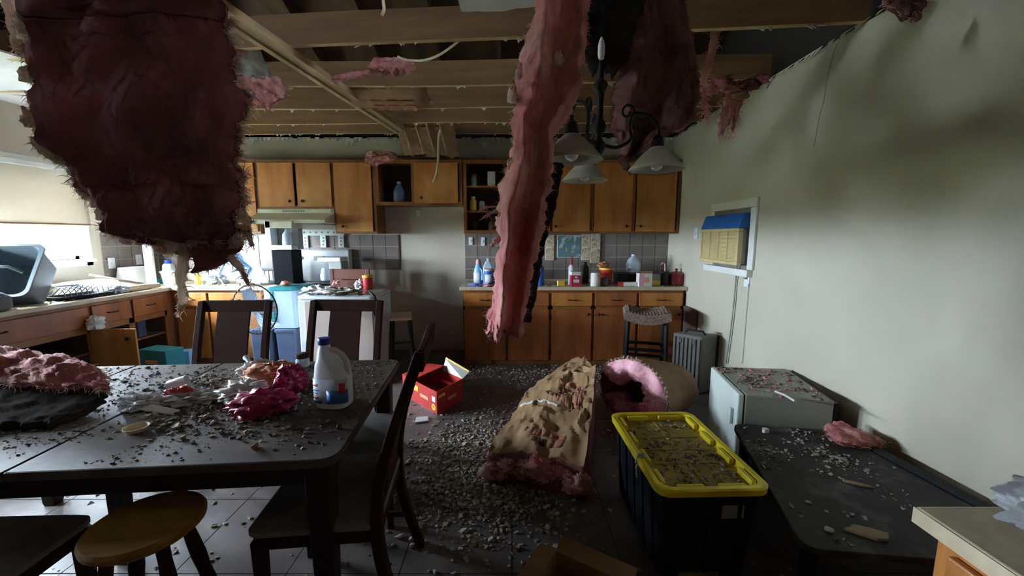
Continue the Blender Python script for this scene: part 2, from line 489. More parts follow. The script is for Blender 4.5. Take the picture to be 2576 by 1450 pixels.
def crumple(size, amp=.25, freq=3, seed=0, nu=30, nv=18, flat=0.0):
    """a crumpled bag sitting on z = 0 with half sizes size"""
    mb = MB(); S = Vector((seed * 3.3, seed * 5.1, seed)); o = []; fs = []
    for j in range(nv + 1):
        th = math.pi * j / nv
        for i in range(nu):
            ph = 2 * math.pi * i / nu
            d = Vector((math.sin(th) * math.cos(ph), math.sin(th) * math.sin(ph), math.cos(th)))
            q = d * freq + S
            k = 1 + amp * (fbm(q, 3) + 1.1 * (abs(noise.noise(q * 2.3)) - .3) + .5 * (abs(noise.noise(q * 5.7)) - .25))
            p = Vector((d.x * size[0] * k, d.y * size[1] * k, (d.z * k) * size[2]))
            p.z = max(p.z, -size[2] * .75)
            o.append(p + Vector((0, 0, size[2] * .75)))
    for j in range(nv):
        for i in range(nu):
            fs.append((j * nu + i, j * nu + (i + 1) % nu, (j + 1) * nu + (i + 1) % nu, (j + 1) * nu + i))
    return mb.add(o, fs)

def panel_sheet(pts_fn, nu, nv):
    mb = MB(); o = []; fs = []
    for j in range(nv + 1):
        for i in range(nu + 1): o.append(Vector(pts_fn(i / nu, j / nv)))
    W = nu + 1
    for j in range(nv):
        for i in range(nu):
            k = j * W + i; fs.append((k, k + 1, k + W + 1, k + W))
    return mb.add(o, fs)

# ================================================================== THE SETTING
# ---- floor: slab with separate tiles
fl = struct(MB().box(XL - .1, XR + .1, YF - .1, YB + .1, -.12, -.006), 'floor', 'floor_joint', 'dark tiled kitchen floor strewn with ceiling debris')
TS = .50
ty = YF
while ty < YB:
    tx = XL
    while tx < XR:
        x1, y1 = min(tx + TS, XR), min(ty + TS, YB)
        dz = RND.uniform(-.0008, .0008)
        MB().box(tx + .002, x1 - .002, ty + .002, y1 - .002, -.006, dz).build('floor_tile', 'floor_tile', fl)
        tx += TS
    ty += TS

# ---- walls
T_ = .13
wb = struct(MB().box(XL - T_, XR + T_, YB, YB + T_, -.1, ZC), 'wall_back', 'wall_paint', 'beige kitchen wall behind the cabinets with a torn top edge')
wr = struct(MB().box(XR, XR + T_, YF - T_, YB, -.1, ZC), 'wall_right', 'wall_paint_side', 'long plain greenish beige wall on the right')
mb = MB()
for (a, b) in ((YF - T_, VY0), (VY1, WY0), (WY1, YB)): mb.box(XL - T_, XL, a, b, -.1, ZC)
for (a, b) in ((VY0, VY1), (WY0, WY1)): mb.box(XL - T_, XL, a, b, -.1, WZ0); mb.box(XL - T_, XL, a, b, WZ1, ZC)
wl = struct(mb, 'wall_left', 'wall_paint', 'beige wall with the shaded kitchen window')
wf = struct(MB().box(XL - T_, XR + T_, YF - T_, YF, -.1, ZC), 'wall_front', 'wall_paint', 'plain beige wall behind the viewer')

def jag(p, q, n, h, seed, depth, nrm, down=True):
    """torn paper strip hanging from the line p-q"""
    R_ = random.Random(seed); p, q = Vector(p), Vector(q); mb = MB()
    for i in range(n):
        if R_.random() < .18: continue
        a, b = lerp(p, q, i / n), lerp(p, q, (i + 1.05) / n)
        hh = h * R_.uniform(.25, 1) * (2.2 if R_.random() < .08 else 1)
        off = Vector(nrm) * (depth * R_.uniform(.4, 1))
        m_ = lerp(a, b, R_.uniform(.2, .8)) - Vector((0, 0, hh)) + off
        m2 = lerp(a, b, R_.uniform(.6, 1)) - Vector((0, 0, hh * .5)) + off * .6
        mb.prism3([a + Vector((0, 0, .012)), b + Vector((0, 0, .012)), m2, m_], Vector(nrm) * .004)
    return mb
jag((XL, YB - .004, ZC), (-1.3, YB - .004, ZC), 60, .05, 3, .03, (0, -1, 0)).build('torn_edge', 'paper_edge', wb)
jag((-.62, YB - .004, ZC), (XR, YB - .004, ZC), 44, .06, 4, .03, (0, -1, 0)).build('torn_edge', 'paper_edge', wb)
jag((XR - .004, 1.2, ZC), (XR - .004, YB, ZC), 80, .045, 5, .04, (-1, 0, 0)).build('torn_edge', 'paper_edge', wr)
# dangling triangular flaps of torn board on the back wall
for px, w, h in ((885, .10, .11), (1215, .17, .13), (740, .06, .06)):
    c = aty(px, 352, YB - .02)
    MB().prism3([(c.x - w / 2, YB - .03, ZC - .0), (c.x + w / 2, YB - .03, ZC - .01), (c.x + .02, YB - .06, ZC - h)], (0, .012, 0)).build('torn_flap', 'paper_edge', wb)

# ---- backsplash tiles (parts of their walls)
def splash(wall, p, ax, nrm, n, rows, w, h, z0, skip=()):
    p, ax, nrm = Vector(p), Vector(ax), Vector(nrm)
    gm = MB(); a = p; b = p + ax * (n * w)
    lo, hi = Vector((0, 0, z0)), Vector((0, 0, z0 + rows * h))
    gm.prism3([a + lo, b + lo, b + hi, a + hi], nrm * .005).build('grout_bed', 'grout', wall)
    for r in range(rows):
        for i in range(n):
            if (i, r) in skip: continue
            q = p + ax * (i * w + .004) + Vector((0, 0, z0 + r * h + .004)) + nrm * .005
            u, v_ = ax * (w - .008), Vector((0, 0, h - .008))
            MB().prism3([q, q + u, q + u + v_, q + v_], nrm * RND.uniform(.005, .008)).build('backsplash_tile', 'backsplash', wall)
splash(wb, (-.60, YB, 0), (1, 0, 0), (0, -1, 0), 16, 4, .161, .15, .915)
splash(wb, (-4.5, YB, 0), (1, 0, 0), (0, -1, 0), 19, 3, .161, .15, 1.05)
splash(wl, (XL, 4.37, 0), (0, 1, 0), (1, 0, 0), 4, 4, .168, .15, .915)
MB().box(-1.441, -1.428, YB - .016, YB, 1.05, 1.50).build('tile_edge_trim', 'brown_board', wb)

# ---- ceiling: what is left of the drywall, the joists and the beam under them
def ragged(poly, n, amp, seed):
    out = []; k = len(poly)
    for i in range(k):
        a, b, rg = poly[i][0:2], poly[(i + 1) % k][0:2], poly[i][2]
        m_ = n if rg else 1
        for j in range(m_):
            t = j / m_
            x, y = lerp(a[0], b[0], t), lerp(a[1], b[1], t)
            if rg and j:
                x += amp * fbm(Vector((x * 4, y * 4, seed)), 4); y += amp * fbm(Vector((x * 4, y * 4, seed + 7)), 4)
            out.append((x, y))
    return out
mb = MB()
mb.prism(ragged([(XL, YF, 0), (-3.45, YF, 1), (-3.30, YB, 0), (XL, YB, 0)], 60, .10, 2), ZC, ZC + .013)
ce = struct(mb, 'ceiling', 'drywall', 'remains of the white ceiling board, most of it fallen away')
c0, c1 = atz(1150, 0, ZC), atz(1160, 22, ZC)
mb = MB().prism(ragged([(c0.x - .02, 1.0, 0), (.16, 1.0, 0), (.14, c1.y - .03, 1), (c1.x, c1.y, 0)], 14, .03, 9), ZC - .013, ZC - .001)
mb.build('ceiling_board_scrap', 'drywall', ce)

joists = [  # left y, right y of each joist bottom
    (-3.0, -3.0), (-2.4, -2.4), (-1.8, -1.8), (-1.2, -1.2), (-.6, -.6), (.02, 0), (.62, .55), (1.12, 1.0),
    (1.62, 1.30), (2.22, 1.92), (2.90, 2.40), (3.42, 3.24), (3.93, 3.84), (4.40, 4.36), (4.82, 4.80)]
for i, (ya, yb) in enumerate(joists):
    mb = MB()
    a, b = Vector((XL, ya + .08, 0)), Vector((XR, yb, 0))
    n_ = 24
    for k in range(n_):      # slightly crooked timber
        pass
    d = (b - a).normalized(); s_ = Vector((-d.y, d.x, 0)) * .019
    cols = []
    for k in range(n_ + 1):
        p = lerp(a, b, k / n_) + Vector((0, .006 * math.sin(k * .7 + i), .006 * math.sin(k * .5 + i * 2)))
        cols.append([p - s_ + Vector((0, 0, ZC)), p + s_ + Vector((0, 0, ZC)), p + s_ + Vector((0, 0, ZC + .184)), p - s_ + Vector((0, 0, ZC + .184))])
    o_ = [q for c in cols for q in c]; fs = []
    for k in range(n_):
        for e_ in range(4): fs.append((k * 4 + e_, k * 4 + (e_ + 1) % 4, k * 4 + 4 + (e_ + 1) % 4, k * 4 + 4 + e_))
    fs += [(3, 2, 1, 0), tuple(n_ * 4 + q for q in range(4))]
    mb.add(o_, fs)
    mb.mi = [1 if q < n_ * 4 and q % 4 == 0 else 0 for q in range(len(mb.f))]  # underside faces take the lit tone
    mb.build('joist', ['joist_shaded_wood', 'joist_lit_edge'], ce)
    # torn paper and nails left along the joist
    R_ = random.Random(40 + i); tb = MB()
    for k in range(26):
        p = lerp(a, b, R_.uniform(.2, .98)) + Vector((0, 0, ZC))
        w = R_.uniform(.008, .03)
        tb.prism3([p + d * -w, p + d * w, p + d * R_.uniform(-w, w) - Vector((0, R_.uniform(0, .02), R_.uniform(.01, .035)))], (0, .004, 0))
    tb.build('torn_edge', 'paper_edge', ce)
# doubled board running under the joists, away from the viewer
b0, b1 = atz(520, 0, ZC - .02), atz(1012, 331, ZC - .02)
d = (b1 - b0).normalized(); s_ = Vector((d.y, -d.x, 0))
for k, (off, w, h) in enumerate(((-.045, .04, .05), (.0, .042, .038), (.045, .04, .045))):
    MB().bar(b0 + s_ * off - Vector((0, 0, h / 2 - .02)), b1 + s_ * off - Vector((0, 0, h / 2 - .02)), w, h).build('ceiling_beam', 'beam_wood', ce)

# ---- roof over the open attic
mb = MB()
mb.prism3([(XL - .3, YF - .3, 3.1), (XL - .3, 1.0, 4.55), (XL - .3, YB + .4, 2.98), (XL - .3, YB + .4, 3.05), (XL - .3, 1.0, 4.63), (XL - .3, YF - .3, 3.18)], (XR - XL + .6, 0, 0))
rf = struct(mb, 'roof', 'roof_deck', 'underside of the boarded roof above the open attic')
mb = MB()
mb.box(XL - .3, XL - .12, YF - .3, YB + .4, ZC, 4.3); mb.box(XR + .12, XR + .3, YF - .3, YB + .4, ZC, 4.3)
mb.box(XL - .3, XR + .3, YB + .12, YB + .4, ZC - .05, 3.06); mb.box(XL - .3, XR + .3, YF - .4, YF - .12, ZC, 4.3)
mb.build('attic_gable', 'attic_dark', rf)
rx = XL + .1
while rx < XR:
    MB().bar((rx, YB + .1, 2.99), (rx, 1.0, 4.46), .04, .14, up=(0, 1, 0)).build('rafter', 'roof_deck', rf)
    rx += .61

# ---- windows in the left wall, each half covered by a shade
def make_window(n, y0, y1, posts, label, shade_label):
    mb = MB()
    for (a, b, c, d) in ((y0 - .07, y0, WZ0 - .07, WZ1 + .08), (y1, y1 + .07, WZ0 - .07, WZ1 + .08), (y0 - .07, y1 + .07, WZ1, WZ1 + .10), (y0 - .07, y1 + .07, WZ0 - .07, WZ0)):
        mb.box(XL - .002, XL + .018, a, b, c, d)
    win = struct(mb, 'window_%d' % n, 'white_trim', label, bev=.004)
    mb = MB()
    mb.box(XL - .10, XL - .05, y0, y1, WZ0, WZ0 + .04); mb.box(XL - .10, XL - .05, y0, y1, WZ1 - .04, WZ1)
    mb.box(XL - .10, XL - .05, y0, y0 + .045, WZ0, WZ1); mb.box(XL - .10, XL - .05, y1 - .045, y1, WZ0, WZ1)
    for q in posts: mb.box(XL - .10, XL - .05, q - .03, q + .03, WZ0, WZ1)
    mb.build('window_frame', 'white_trim', win, bev=.004)
    ed = [y0 + .015] + list(posts) + [y1 - .015]
    for a, b in zip(ed, ed[1:]):
        MB().box(XL - .078, XL - .072, a + .03, b - .03, WZ0 + .04, WZ1 - .04).build('pane', 'glass', win)
    MB().box(XL - .12, XL + .07, y0 - .06, y1 + .06, WZ0 - .03, WZ0).build('window_sill', 'white_trim', win, bev=.006)
    sh = thing('window_shade', shade_label, 'window shade', (XL + .05, (y0 + y1) / 2, 1.59), group='window shades')
    mb = panel_sheet(lambda u, v: (XL + .045 + .006 * math.sin(u * 9 + v * 5) + .008 * fbm(Vector((u * 3, v * 2, 1))), y0 - .04 + u * (y1 - y0 + .10), 2.14 - v * .55 + .006 * math.sin(u * 6)), 40, 20)
    mb.build('shade_cloth', 'shade_cloth', sh, smooth=True, solid=.003, angle=0)
    MB().box(XL + .02, XL + .07, y0 - .04, y1 + .06, 2.12, 2.17).build('head_rail', 'white_trim', sh, bev=.005)
    MB().tube([(XL + .048, y0 - .04, 1.593), (XL + .048, y1 + .06, 1.597)], .009, 8).build('hem_bar', 'kraft_roll', sh, smooth=True)
make_window(1, WY0, WY1, (3.02, 3.60), 'bright kitchen window half covered by a tan shade', 'tan woven shade pulled halfway down the kitchen window over the sink')
make_window(2, VY0, VY1, ((VY0 + VY1) / 2,), 'window beside the dining table half covered by a tan shade', 'tan woven shade on the window beside the dining table')
# lawn outside, plus shrubs added to tilt the light edge on the right wall
struct(MB().box(-30, XL - .14, -20, 26, -.9, -.6), 'ground', 'lawn', 'lawn outside the kitchen window')
hd = []
for k in range(13):
    hy_k = 2.6 + k * .95; hh = 1.5 + .16 * k + .2 * math.sin(k * 2.1)
    hb = crumple((.75, .62, hh / 1.6), .28, 2.2, 300 + k, 30, 20)
    hd.append(hb.xf(Matrix.Translation((.15 * math.sin(k * 1.7), k * .95, 0)) @ Matrix.Rotation(k, 4, 'Z')))
hm = MB()
for hb in hd: hm.add(hb.v, hb.f)
single(hm, 'added_hedge', 'added_hedge', 'row of green shrubs added outside the kitchen window to raise the skyline', 'added_hedge', (-9.6, 2.6, -.62), 0, smooth=True, angle=0)

# ================================================================== KITCHEN CABINETS
YU0, YU1 = 4.76, 5.075          # upper cabinets front / back
def knob(x, y, z, door):
    mb = MB().lathe([(.006, 0), (.006, .014), (.015, .018), (.017, .024), (.010, .030)], (0, 0, 0), 12, rot=rot('X', 90))
    mb.xf(Matrix.Translation((x, y, z))).build('knob', 'knob_bronze', door, smooth=True)
def hinge(x, y, z, door):
    MB().box(x - .006, x + .006, y - .008, y, z - .03, z + .03).build('hinge', 'knob_bronze', door)
def upper(label, x0, x1, z0, z1, doors=(), shelves=(), stiles=(), side=None):
    t = thing('wall_cabinet', label, 'cabinet', ((x0 + x1) / 2, YU1, z0), group='wooden wall cabinets along the back wall')
    p = .018; mb = MB()
    mb.box(x0, x0 + p, YU0 + .02, YU1, z0, z1); mb.box(x1 - p, x1, YU0 + .02, YU1, z0, z1)
    mb.box(x0 + p, x1 - p, YU0 + .02, YU1, z0, z0 + p); mb.box(x0 + p, x1 - p, YU0 + .02, YU1, z1 - p, z1)
    mb.build('carcass', 'cabinet_frame', t)
    MB().box(x0 + p, x1 - p, YU1 - .01, YU1, z0 + p, z1 - p).build('back_panel', 'cabinet_inside', t)
    fr = MB(); s_ = .035
    fr.box(x0, x1, YU0, YU0 + .02, z1 - .045, z1); fr.box(x0, x1, YU0, YU0 + .02, z0, z0 + .04)
    fr.box(x0, x0 + s_, YU0, YU0 + .02, z0 + .04, z1 - .045); fr.box(x1 - s_, x1, YU0, YU0 + .02, z0 + .04, z1 - .045)
    for q in stiles: fr.box(q - .02, q + .02, YU0, YU0 + .02, z0 + .04, z1 - .045)
    fr.build('face_frame', 'cabinet_frame', t, bev=.002)
    for z in shelves:
        MB().box(x0 + p, x1 - p, YU0 + .03, YU1 - .01, z, z + .018).build('shelf', 'cabinet_frame', t)
    for (a, b, kx) in doors:
        d = MB().box(a, b, YU0 - .019, YU0 - .001, z0 + .025, z1 - .035).build('door', 'cabinet_wood', t, bev=.003)
        hx = b + .004 if kx < (a + b) / 2 else a - .004
        for hz in (z0 + .10, z1 - .10): hinge(hx, YU0, hz, d)
        knob(kx, YU0 - .019, z0 + .085, d)
    return t
ux = lambda px: (px - 1288) * .004663
upper('wall cabinet left of the range hood, half hidden by the hanging pink batt', -4.05, ux(650), 1.51, 2.36, ((-4.01, -3.52, -3.57), (-3.49, ux(645), ux(610))), stiles=(-3.505,))
upper('short two-door wooden wall cabinet directly above the range hood', ux(650), ux(840), 1.80, 2.36, ((ux(655), ux(743), ux(733)), (ux(750), ux(836), ux(764))))
upper('narrow tall wooden wall cabinet right of the range hood', ux(840), ux(946), 1.51, 2.36, ((ux(844), ux(937), ux(862)),))
upper('short wooden wall cabinet with one door missing above the empty fridge space', ux(946), ux(1163), 1.84, 2.36, ((ux(1043), ux(1153), ux(1062)),), stiles=(ux(1040),))
upper('open wooden wall cabinet without a door, its shelves holding jars', ux(1166), ux(1274), 1.51, 2.36, (), (1.76, 2.05))
upper('wooden wall cabinet half behind the long hanging pink strip', ux(1274), ux(1387), 1.51, 2.36, ((ux(1277), ux(1384), ux(1290)),))
upper('wooden wall cabinet behind the chandelier, left of the double-door one', ux(1387), ux(1491), 1.51, 2.36, ((ux(1391), ux(1484), ux(1398)),))
upper('two-door wooden wall cabinet in the corner by the right wall', ux(1491), XR - .005, 1.51, 2.36, ((ux(1496), ux(1590), ux(1577)), (ux(1601), ux(1700), ux(1612))), stiles=(ux(1595),))

YB0 = 4.47
def base_unit(label, x0, x1, knobside=1, drawer_m='cabinet_wood', y1=5.075):
    t = thing('base_cabinet', label, 'cabinet', ((x0 + x1) / 2, YB0 + .3, 0), group='wooden base cabinets under the right worktop')
    mb = MB(); p = .018
    mb.box(x0, x0 + p, YB0 + .02, y1, 0, .868); mb.box(x1 - p, x1, YB0 + .02, y1, 0, .868)
    mb.box(x0 + p, x1 - p, YB0 + .02, y1, .05, .068); mb.box(x0 + p, x1 - p, y1 - .01, y1, .068, .868); mb.box(x0 + p, x1 - p, YB0 + .02, y1, .67, .68)
    mb.build('carcass', 'cabinet_inside', t)
    fr = MB()
    fr.box(x0, x1, YB0, YB0 + .02, .835, .868); fr.box(x0, x1, YB0, YB0 + .02, .645, .70); fr.box(x0, x1, YB0, YB0 + .02, 0, .075)
    fr.box(x0, x0 + .03, YB0, YB0 + .02, .075, .835); fr.box(x1 - .03, x1, YB0, YB0 + .02, .075, .835)
    fr.build('face_frame', 'cabinet_frame', t, bev=.002)
    d = MB().box(x0 + .016, x1 - .016, YB0 - .019, YB0 - .001, .69, .842).build('drawer', drawer_m, t, bev=.004)
    cx = (x0 + x1) / 2; pm = MB()
    pm.tube([(cx - .05, YB0 - .018, .765), (cx - .042, YB0 - .038, .763), (cx, YB0 - .042, .76), (cx + .042, YB0 - .038, .763), (cx + .05, YB0 - .018, .765)], .005, 8)
    pm.build('pull', 'knob_bronze', d, smooth=True)
    d = MB().box(x0 + .016, x1 - .016, YB0 - .019, YB0 - .001, .055, .655).build('door', 'cabinet_base_wood', t, bev=.003)
    hx = x0 + .010 if knobside > 0 else x1 - .010
    for hz in (.15, .56): hinge(hx, YB0 - .012, hz, d)
    knob(x1 - .06 if knobside > 0 else x0 + .06, YB0 - .019, .60, d)
bx_ = [-.56, -.06, .435, .925, 1.43, 1.952]
for i, lb in enumerate(('base cabinet at the left end of the right worktop, below the blue detergent', 'base cabinet below the tip of the long hanging pink strip',
                        'middle base cabinet below the red carton', 'base cabinet half behind the woven bar stool, below the yellow-rimmed tub', 'base cabinet in the corner behind the woven bar stool')):
    base_unit(lb, bx_[i], bx_[i + 1], 1 if i % 2 == 0 else -1, 'cabinet_wood' if i in (0, 2, 4) else 'cabinet_base_wood')
wt = thing('worktop', 'cream laminate worktop of the right counter crowded with groceries', 'worktop', (.7, 4.75, .87))
MB().box(-.59, XR - .003, 4.43, 5.07, .872, .912).build('slab', 'laminate', wt, bev=.006)
MB().box(-.59, XR - .003, 5.045, 5.07, .912, .935).build('backsplash_lip', 'laminate', wt, bev=.003)

# L-shaped left run
XC = -3.87
def left_unit(label, y0, y1, has_door=False):
    t = thing('base_cabinet', label, 'cabinet', (XC - .3, (y0 + y1) / 2, 0), group='wooden base cabinets under the left worktop')
    mb = MB(); p = .018
    mb.box(XL + .005, XC - .02, y0, y0 + p, 0, .868); mb.box(XL + .005, XC - .02, y1 - p, y1, 0, .868)
    mb.box(XL + .005, XC - .02, y0 + p, y1 - p, .07, .088); mb.box(XL + .005, XL + .015, y0 + p, y1 - p, .088, .868)
    mb.build('carcass', 'cabinet_inside', t)
    fr = MB()
    fr.box(XC - .02, XC, y0, y1, .835, .868); fr.box(XC - .02, XC, y0, y1, .60, .66); fr.box(XC - .02, XC, y0, y1, 0, .09)
    fr.box(XC - .02, XC, y0, y0 + .03, .09, .835); fr.box(XC - .02, XC, y1 - .03, y1, .09, .835)
    fr.build('face_frame', 'cabinet_frame', t, bev=.002)
    d = MB().box(XC + .001, XC + .019, y0 + .016, y1 - .016, .66, .842).build('drawer', 'cabinet_base_wood', t, bev=.004)
    cy = (y0 + y1) / 2
    MB().tube([(XC + .018, cy - .05, .76), (XC + .038, cy - .042, .758), (XC + .042, cy, .755), (XC + .038, cy + .042, .758), (XC + .018, cy + .05, .76)], .005, 8).build('pull', 'knob_bronze', d, smooth=True)
    MB().box(XL + .02, XC - .025, y0 + p, y1 - p, .40, .418).build('shelf', 'cabinet_frame', t)
    return t
left_unit('long open sink cabinet under the window, its door hanging open', 2.25, 3.57)
t = [o for o in bpy.data.objects if o.name.startswith('base_cabinet') and o.parent is None][-1]
d = MB().box(XC + .005, XC + .42, 3.552, 3.570, .10, .64).build('door', 'cabinet_wood', t, bev=.003)
knob(XC + .36, 3.552, .55, d)
left_unit('open base cabinet with a shelf between the swung door and the corner', 3.57, 3.97)
left_unit('open base cabinet with a shelf at the inner corner of the left run', 3.97, 4.385)
t = thing('base_cabinet', 'base cabinet on the back wall left of the stove, behind the dark chair', 'cabinet', (-3.3, 4.77, 0), group='wooden base cabinets under the left worktop')
mb = MB(); mb.box(XC - .02, XC, 4.385, YB0 + .02, 0, .868); mb.box(XC - .02, -2.81, YB0 + .004, YB0 + .02, 0, .868); mb.box(-2.83, -2.81, YB0 + .02, 5.07, 0, .868)
mb.build('face_frame', 'cabinet_frame', t)
for a, b in ((-3.82, -3.47), (-3.44, -2.84)):
    d = MB().box(a, b, YB0 - .016, YB0 + .003, .69, .842).build('drawer', 'cabinet_wood', t, bev=.004)
    MB().tube([((a + b) / 2 - .05, YB0 - .016, .765), ((a + b) / 2 - .03, YB0 - .04, .76), ((a + b) / 2 + .03, YB0 - .04, .76), ((a + b) / 2 + .05, YB0 - .016, .765)], .005, 8).build('pull', 'knob_bronze', d, smooth=True)
    d = MB().box(a, b, YB0 - .016, YB0 + .003, .08, .655).build('door', 'cabinet_wood', t, bev=.003)
wt = thing('worktop', 'L-shaped cream worktop below the window heaped with kitchenware', 'worktop', (-4.1, 4.2, .87))
MB().prism([(XL + .004, 2.2), (XC + .03, 2.2), (XC + .03, 4.43), (-2.80, 4.43), (-2.80, 5.07), (XL + .004, 5.07)], .872, .912).build('slab', 'laminate', wt, bev=.006)
# white board standing at the inner corner
mb = MB(); p = aty(382, 712, 4.50)
mb.box(-.05, .05, -.012, .012, 0, .60); 
single(mb, 'white_post', 'white_trim', 'narrow white board standing upright at the worktop corner', 'board', (p.x, 4.50, .913), 0, bev=.003)

# ================================================================== HANGING INSULATION
V = Vector
def rows_px(tab, y):
    """(py, left px, right px[, y offset]) down a batt hanging at depth y"""
    out = []
    for r in tab:
        yy = y + (r[3] if len(r) > 3 else 0)
        out.append((aty(r[1], r[0], yy), aty(r[2], r[0], yy)))
    return out
# --- large dirty batt hanging at the left
Y1 = 1.10
top = [(V((-1.40, Y1 + .10, 2.80)), V((-.79, Y1 + .10, 2.80))), (V((-1.39, Y1 + .02, 2.55)), V((-.79, Y1 + .03, 2.55)))]
t1 = rows_px([(0, 52, 556), (60, 60, 572, .0), (120, 66, 585, .01), (200, 66, 606, .0), (250, 90, 618, -.01), (290, 100, 612, -.01), (345, 105, 602, 0), (400, 160, 602, .01), (440, 184, 606, .01),
              (480, 205, 612, .01), (505, 240, 612, 0), (540, 256, 608, 0), (575, 262, 606, 0), (592, 300, 604, 0), (603, 350, 602, 0)], Y1)
lb_ = thing('hanging_insulation', 'wide dirty maroon insulation batt hanging from the ceiling at the left', 'insulation', (-1.1, Y1, 1.45), group='insulation hanging from the ceiling')
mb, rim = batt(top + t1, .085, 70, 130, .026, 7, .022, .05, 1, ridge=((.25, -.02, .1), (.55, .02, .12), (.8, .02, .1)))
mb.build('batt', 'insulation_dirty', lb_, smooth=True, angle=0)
# frayed tongues below its lower edge
def tongue(pts, y, w, th, seed, m, parent, name='torn_tongue', am=.008):
    rows = []
    for i, (px, py, k) in enumerate(pts):
        p = aty(px, py, y); rows.append((p - V((w * k, .0, 0)), p + V((w * k, .0, 0))))
    b_, rm = batt(rows, th, 10, 26, am, 22, .012, .04, seed)
    b_.build(name, m, parent, smooth=True, angle=0)
    return rm
rim2 = []
rim2 += tongue([(475, 560, 1), (472, 610, .9), (462, 660, .7), (455, 710, .45), (462, 750, .38), (452, 785, .12)], Y1 - .01, .020, .018, 11, 'fibre_pale', lb_)
rim2 += tongue([(430, 590, 1), (440, 625, .8), (462, 640, .5)], Y1 - .005, .028, .024, 14, 'fibre_pale', lb_)
rim2 += tongue([(545, 590, 1.5), (540, 630, 1.4), (530, 662, .8), (512, 680, .3)], Y1, .05, .04, 12, 'insulation_dirty', lb_)
rim2 += tongue([(560, 600, 1), (575, 640, .7), (600, 670, .4), (618, 700, .15)], Y1, .016, .014, 13, 'fibre_pale', lb_)
rim2 += tongue([(390, 585, 1), (400, 605, .8), (410, 630, .3)], Y1, .04, .03, 15, 'fibre_pale', lb_)
rim2 += tongue([(108, 345, 1), (118, 375, .7), (140, 400, .25)], Y1, .03, .03, 16, 'fibre_pale', lb_)
rim2 += tongue([(600, 520, 1), (618, 555, .5), (628, 590, .1)], Y1, .02, .02, 17, 'fibre_pale', lb_)
Rt = random.Random(77)
edge_pts = [(70, 300), (95, 330), (112, 352), (150, 398), (182, 432), (205, 478), (215, 495), (238, 512), (252, 540), (262, 575), (285, 590), (318, 600), (352, 606), (390, 602), (420, 600), (455, 592), (490, 596), (600, 500), (604, 540), (606, 580), (600, 605), (62, 130), (66, 190), (60, 60), (92, 262), (600, 330), (585, 610), (560, 612)]
for k, (px, py) in enumerate(edge_pts):
    r_ = Rt.uniform(.010, .022); p = aty(px, py, Y1 + Rt.uniform(-.03, .03))
    crumple((r_ * .8, r_ * .6, r_ * 1.3), .7, 2.6, 400 + k, 16, 12).xf(Matrix.Translation(p - V((0, 0, r_)))).build('fibre_tuft', 'fibre_pale', lb_, smooth=True, angle=0)
wisps(rim, 1900, .030, .0012, .5, 3).build('loose_fibres', 'fibre_pale', lb_)
wisps(rim2, 500, .022, .001, .9, 4).build('loose_fibres', 'fibre_pale', lb_)

# --- long strip hanging in the middle
Y2 = 1.62
t2 = rows_px([(0, 1345, 1485, .1), (60, 1337, 1480, .06), (120, 1318, 1472, .03), (180, 1300, 1462), (230, 1290, 1462), (290, 1294, 1430), (335, 1290, 1400), (400, 1281, 1392), (450, 1266, 1384),
              (520, 1250, 1372), (600, 1256, 1360), (680, 1245, 1342), (740, 1240, 1330), (800, 1228, 1318), (835, 1228, 1312)], Y2)
top = [(V((.10, Y2 + .25, 2.80)), V((.36, Y2 + .25, 2.80))), (V((.10, Y2 + .16, 2.55)), V((.34, Y2 + .16, 2.55)))]
st = thing('hanging_insulation', 'long narrow pink insulation strip with black backing hanging mid-room', 'insulation', (.05, Y2, 1.05), group='insulation hanging from the ceiling')
mb, rim = batt(top + t2, .10, 56, 150, .032, 8, .022, .05, 2, ridge=((.28, .075, .16), (.62, -.02, .12), (.85, .03, .1)))
mb.build('batt', 'insulation', st, smooth=True, angle=0)
t3 = rows_px([(412, 1372, 1416, .02), (450, 1366, 1412), (520, 1358, 1398), (600, 1348, 1376), (680, 1334, 1360), (740, 1322, 1350), (812, 1304, 1334)], Y2 + .055)
mb, _ = batt(t3, .018, 12, 60, .012, 12, .008, .02, 21)
mb.build('kraft_facing', 'kraft_dark', st, smooth=True, angle=0)
rim2 = []
for pts, w, sd in (([(1262, 812, 1), (1245, 830, .8), (1228, 855, .2)], .018, 31), ([(1262, 815, 1), (1266, 835, .7), (1258, 848, .2)], .016, 32), ([(1285, 815, 1), (1290, 835, .6), (1278, 845, .15)], .016, 33),
                   ([(1255, 520, 1), (1235, 520, .8), (1212, 528, .4)], .016, 34), ([(1254, 528, 1), (1238, 535, .6), (1222, 545, .2)], .012, 35),
                   ([(1262, 590, 1), (1250, 605, .6), (1235, 622, .2)], .016, 36)):
    rim2 += tongue(pts, Y2 - .01, w, .014, sd, 'fibre_pink', st)
# lumps of paler fibre along the left rim
for k, (px, py, r) in enumerate(((1405, 150, .028), (1310, 185, .03), (1290, 245, .03), (1318, 320, .03), (1288, 420, .028), (1262, 560, .03), (1300, 470, .024))):
    mb = crumple((r * .7, r * .5, r), .5, 2.5, 50 + k, 18, 12)
    p = aty(px, py, Y2 - .04); mb.xf(Matrix.Translation(p - V((0, 0, r * .7)))).build('fibre_tuft', 'fibre_pink' if k % 2 else 'fibre_pale', st, smooth=True, angle=0)
wisps(rim, 700, .018, .0009, .5, 5).build('loose_fibres', 'fibre_pink', st)
wisps(rim2, 200, .015, .0009, .5, 6).build('loose_fibres', 'fibre_pink', st)

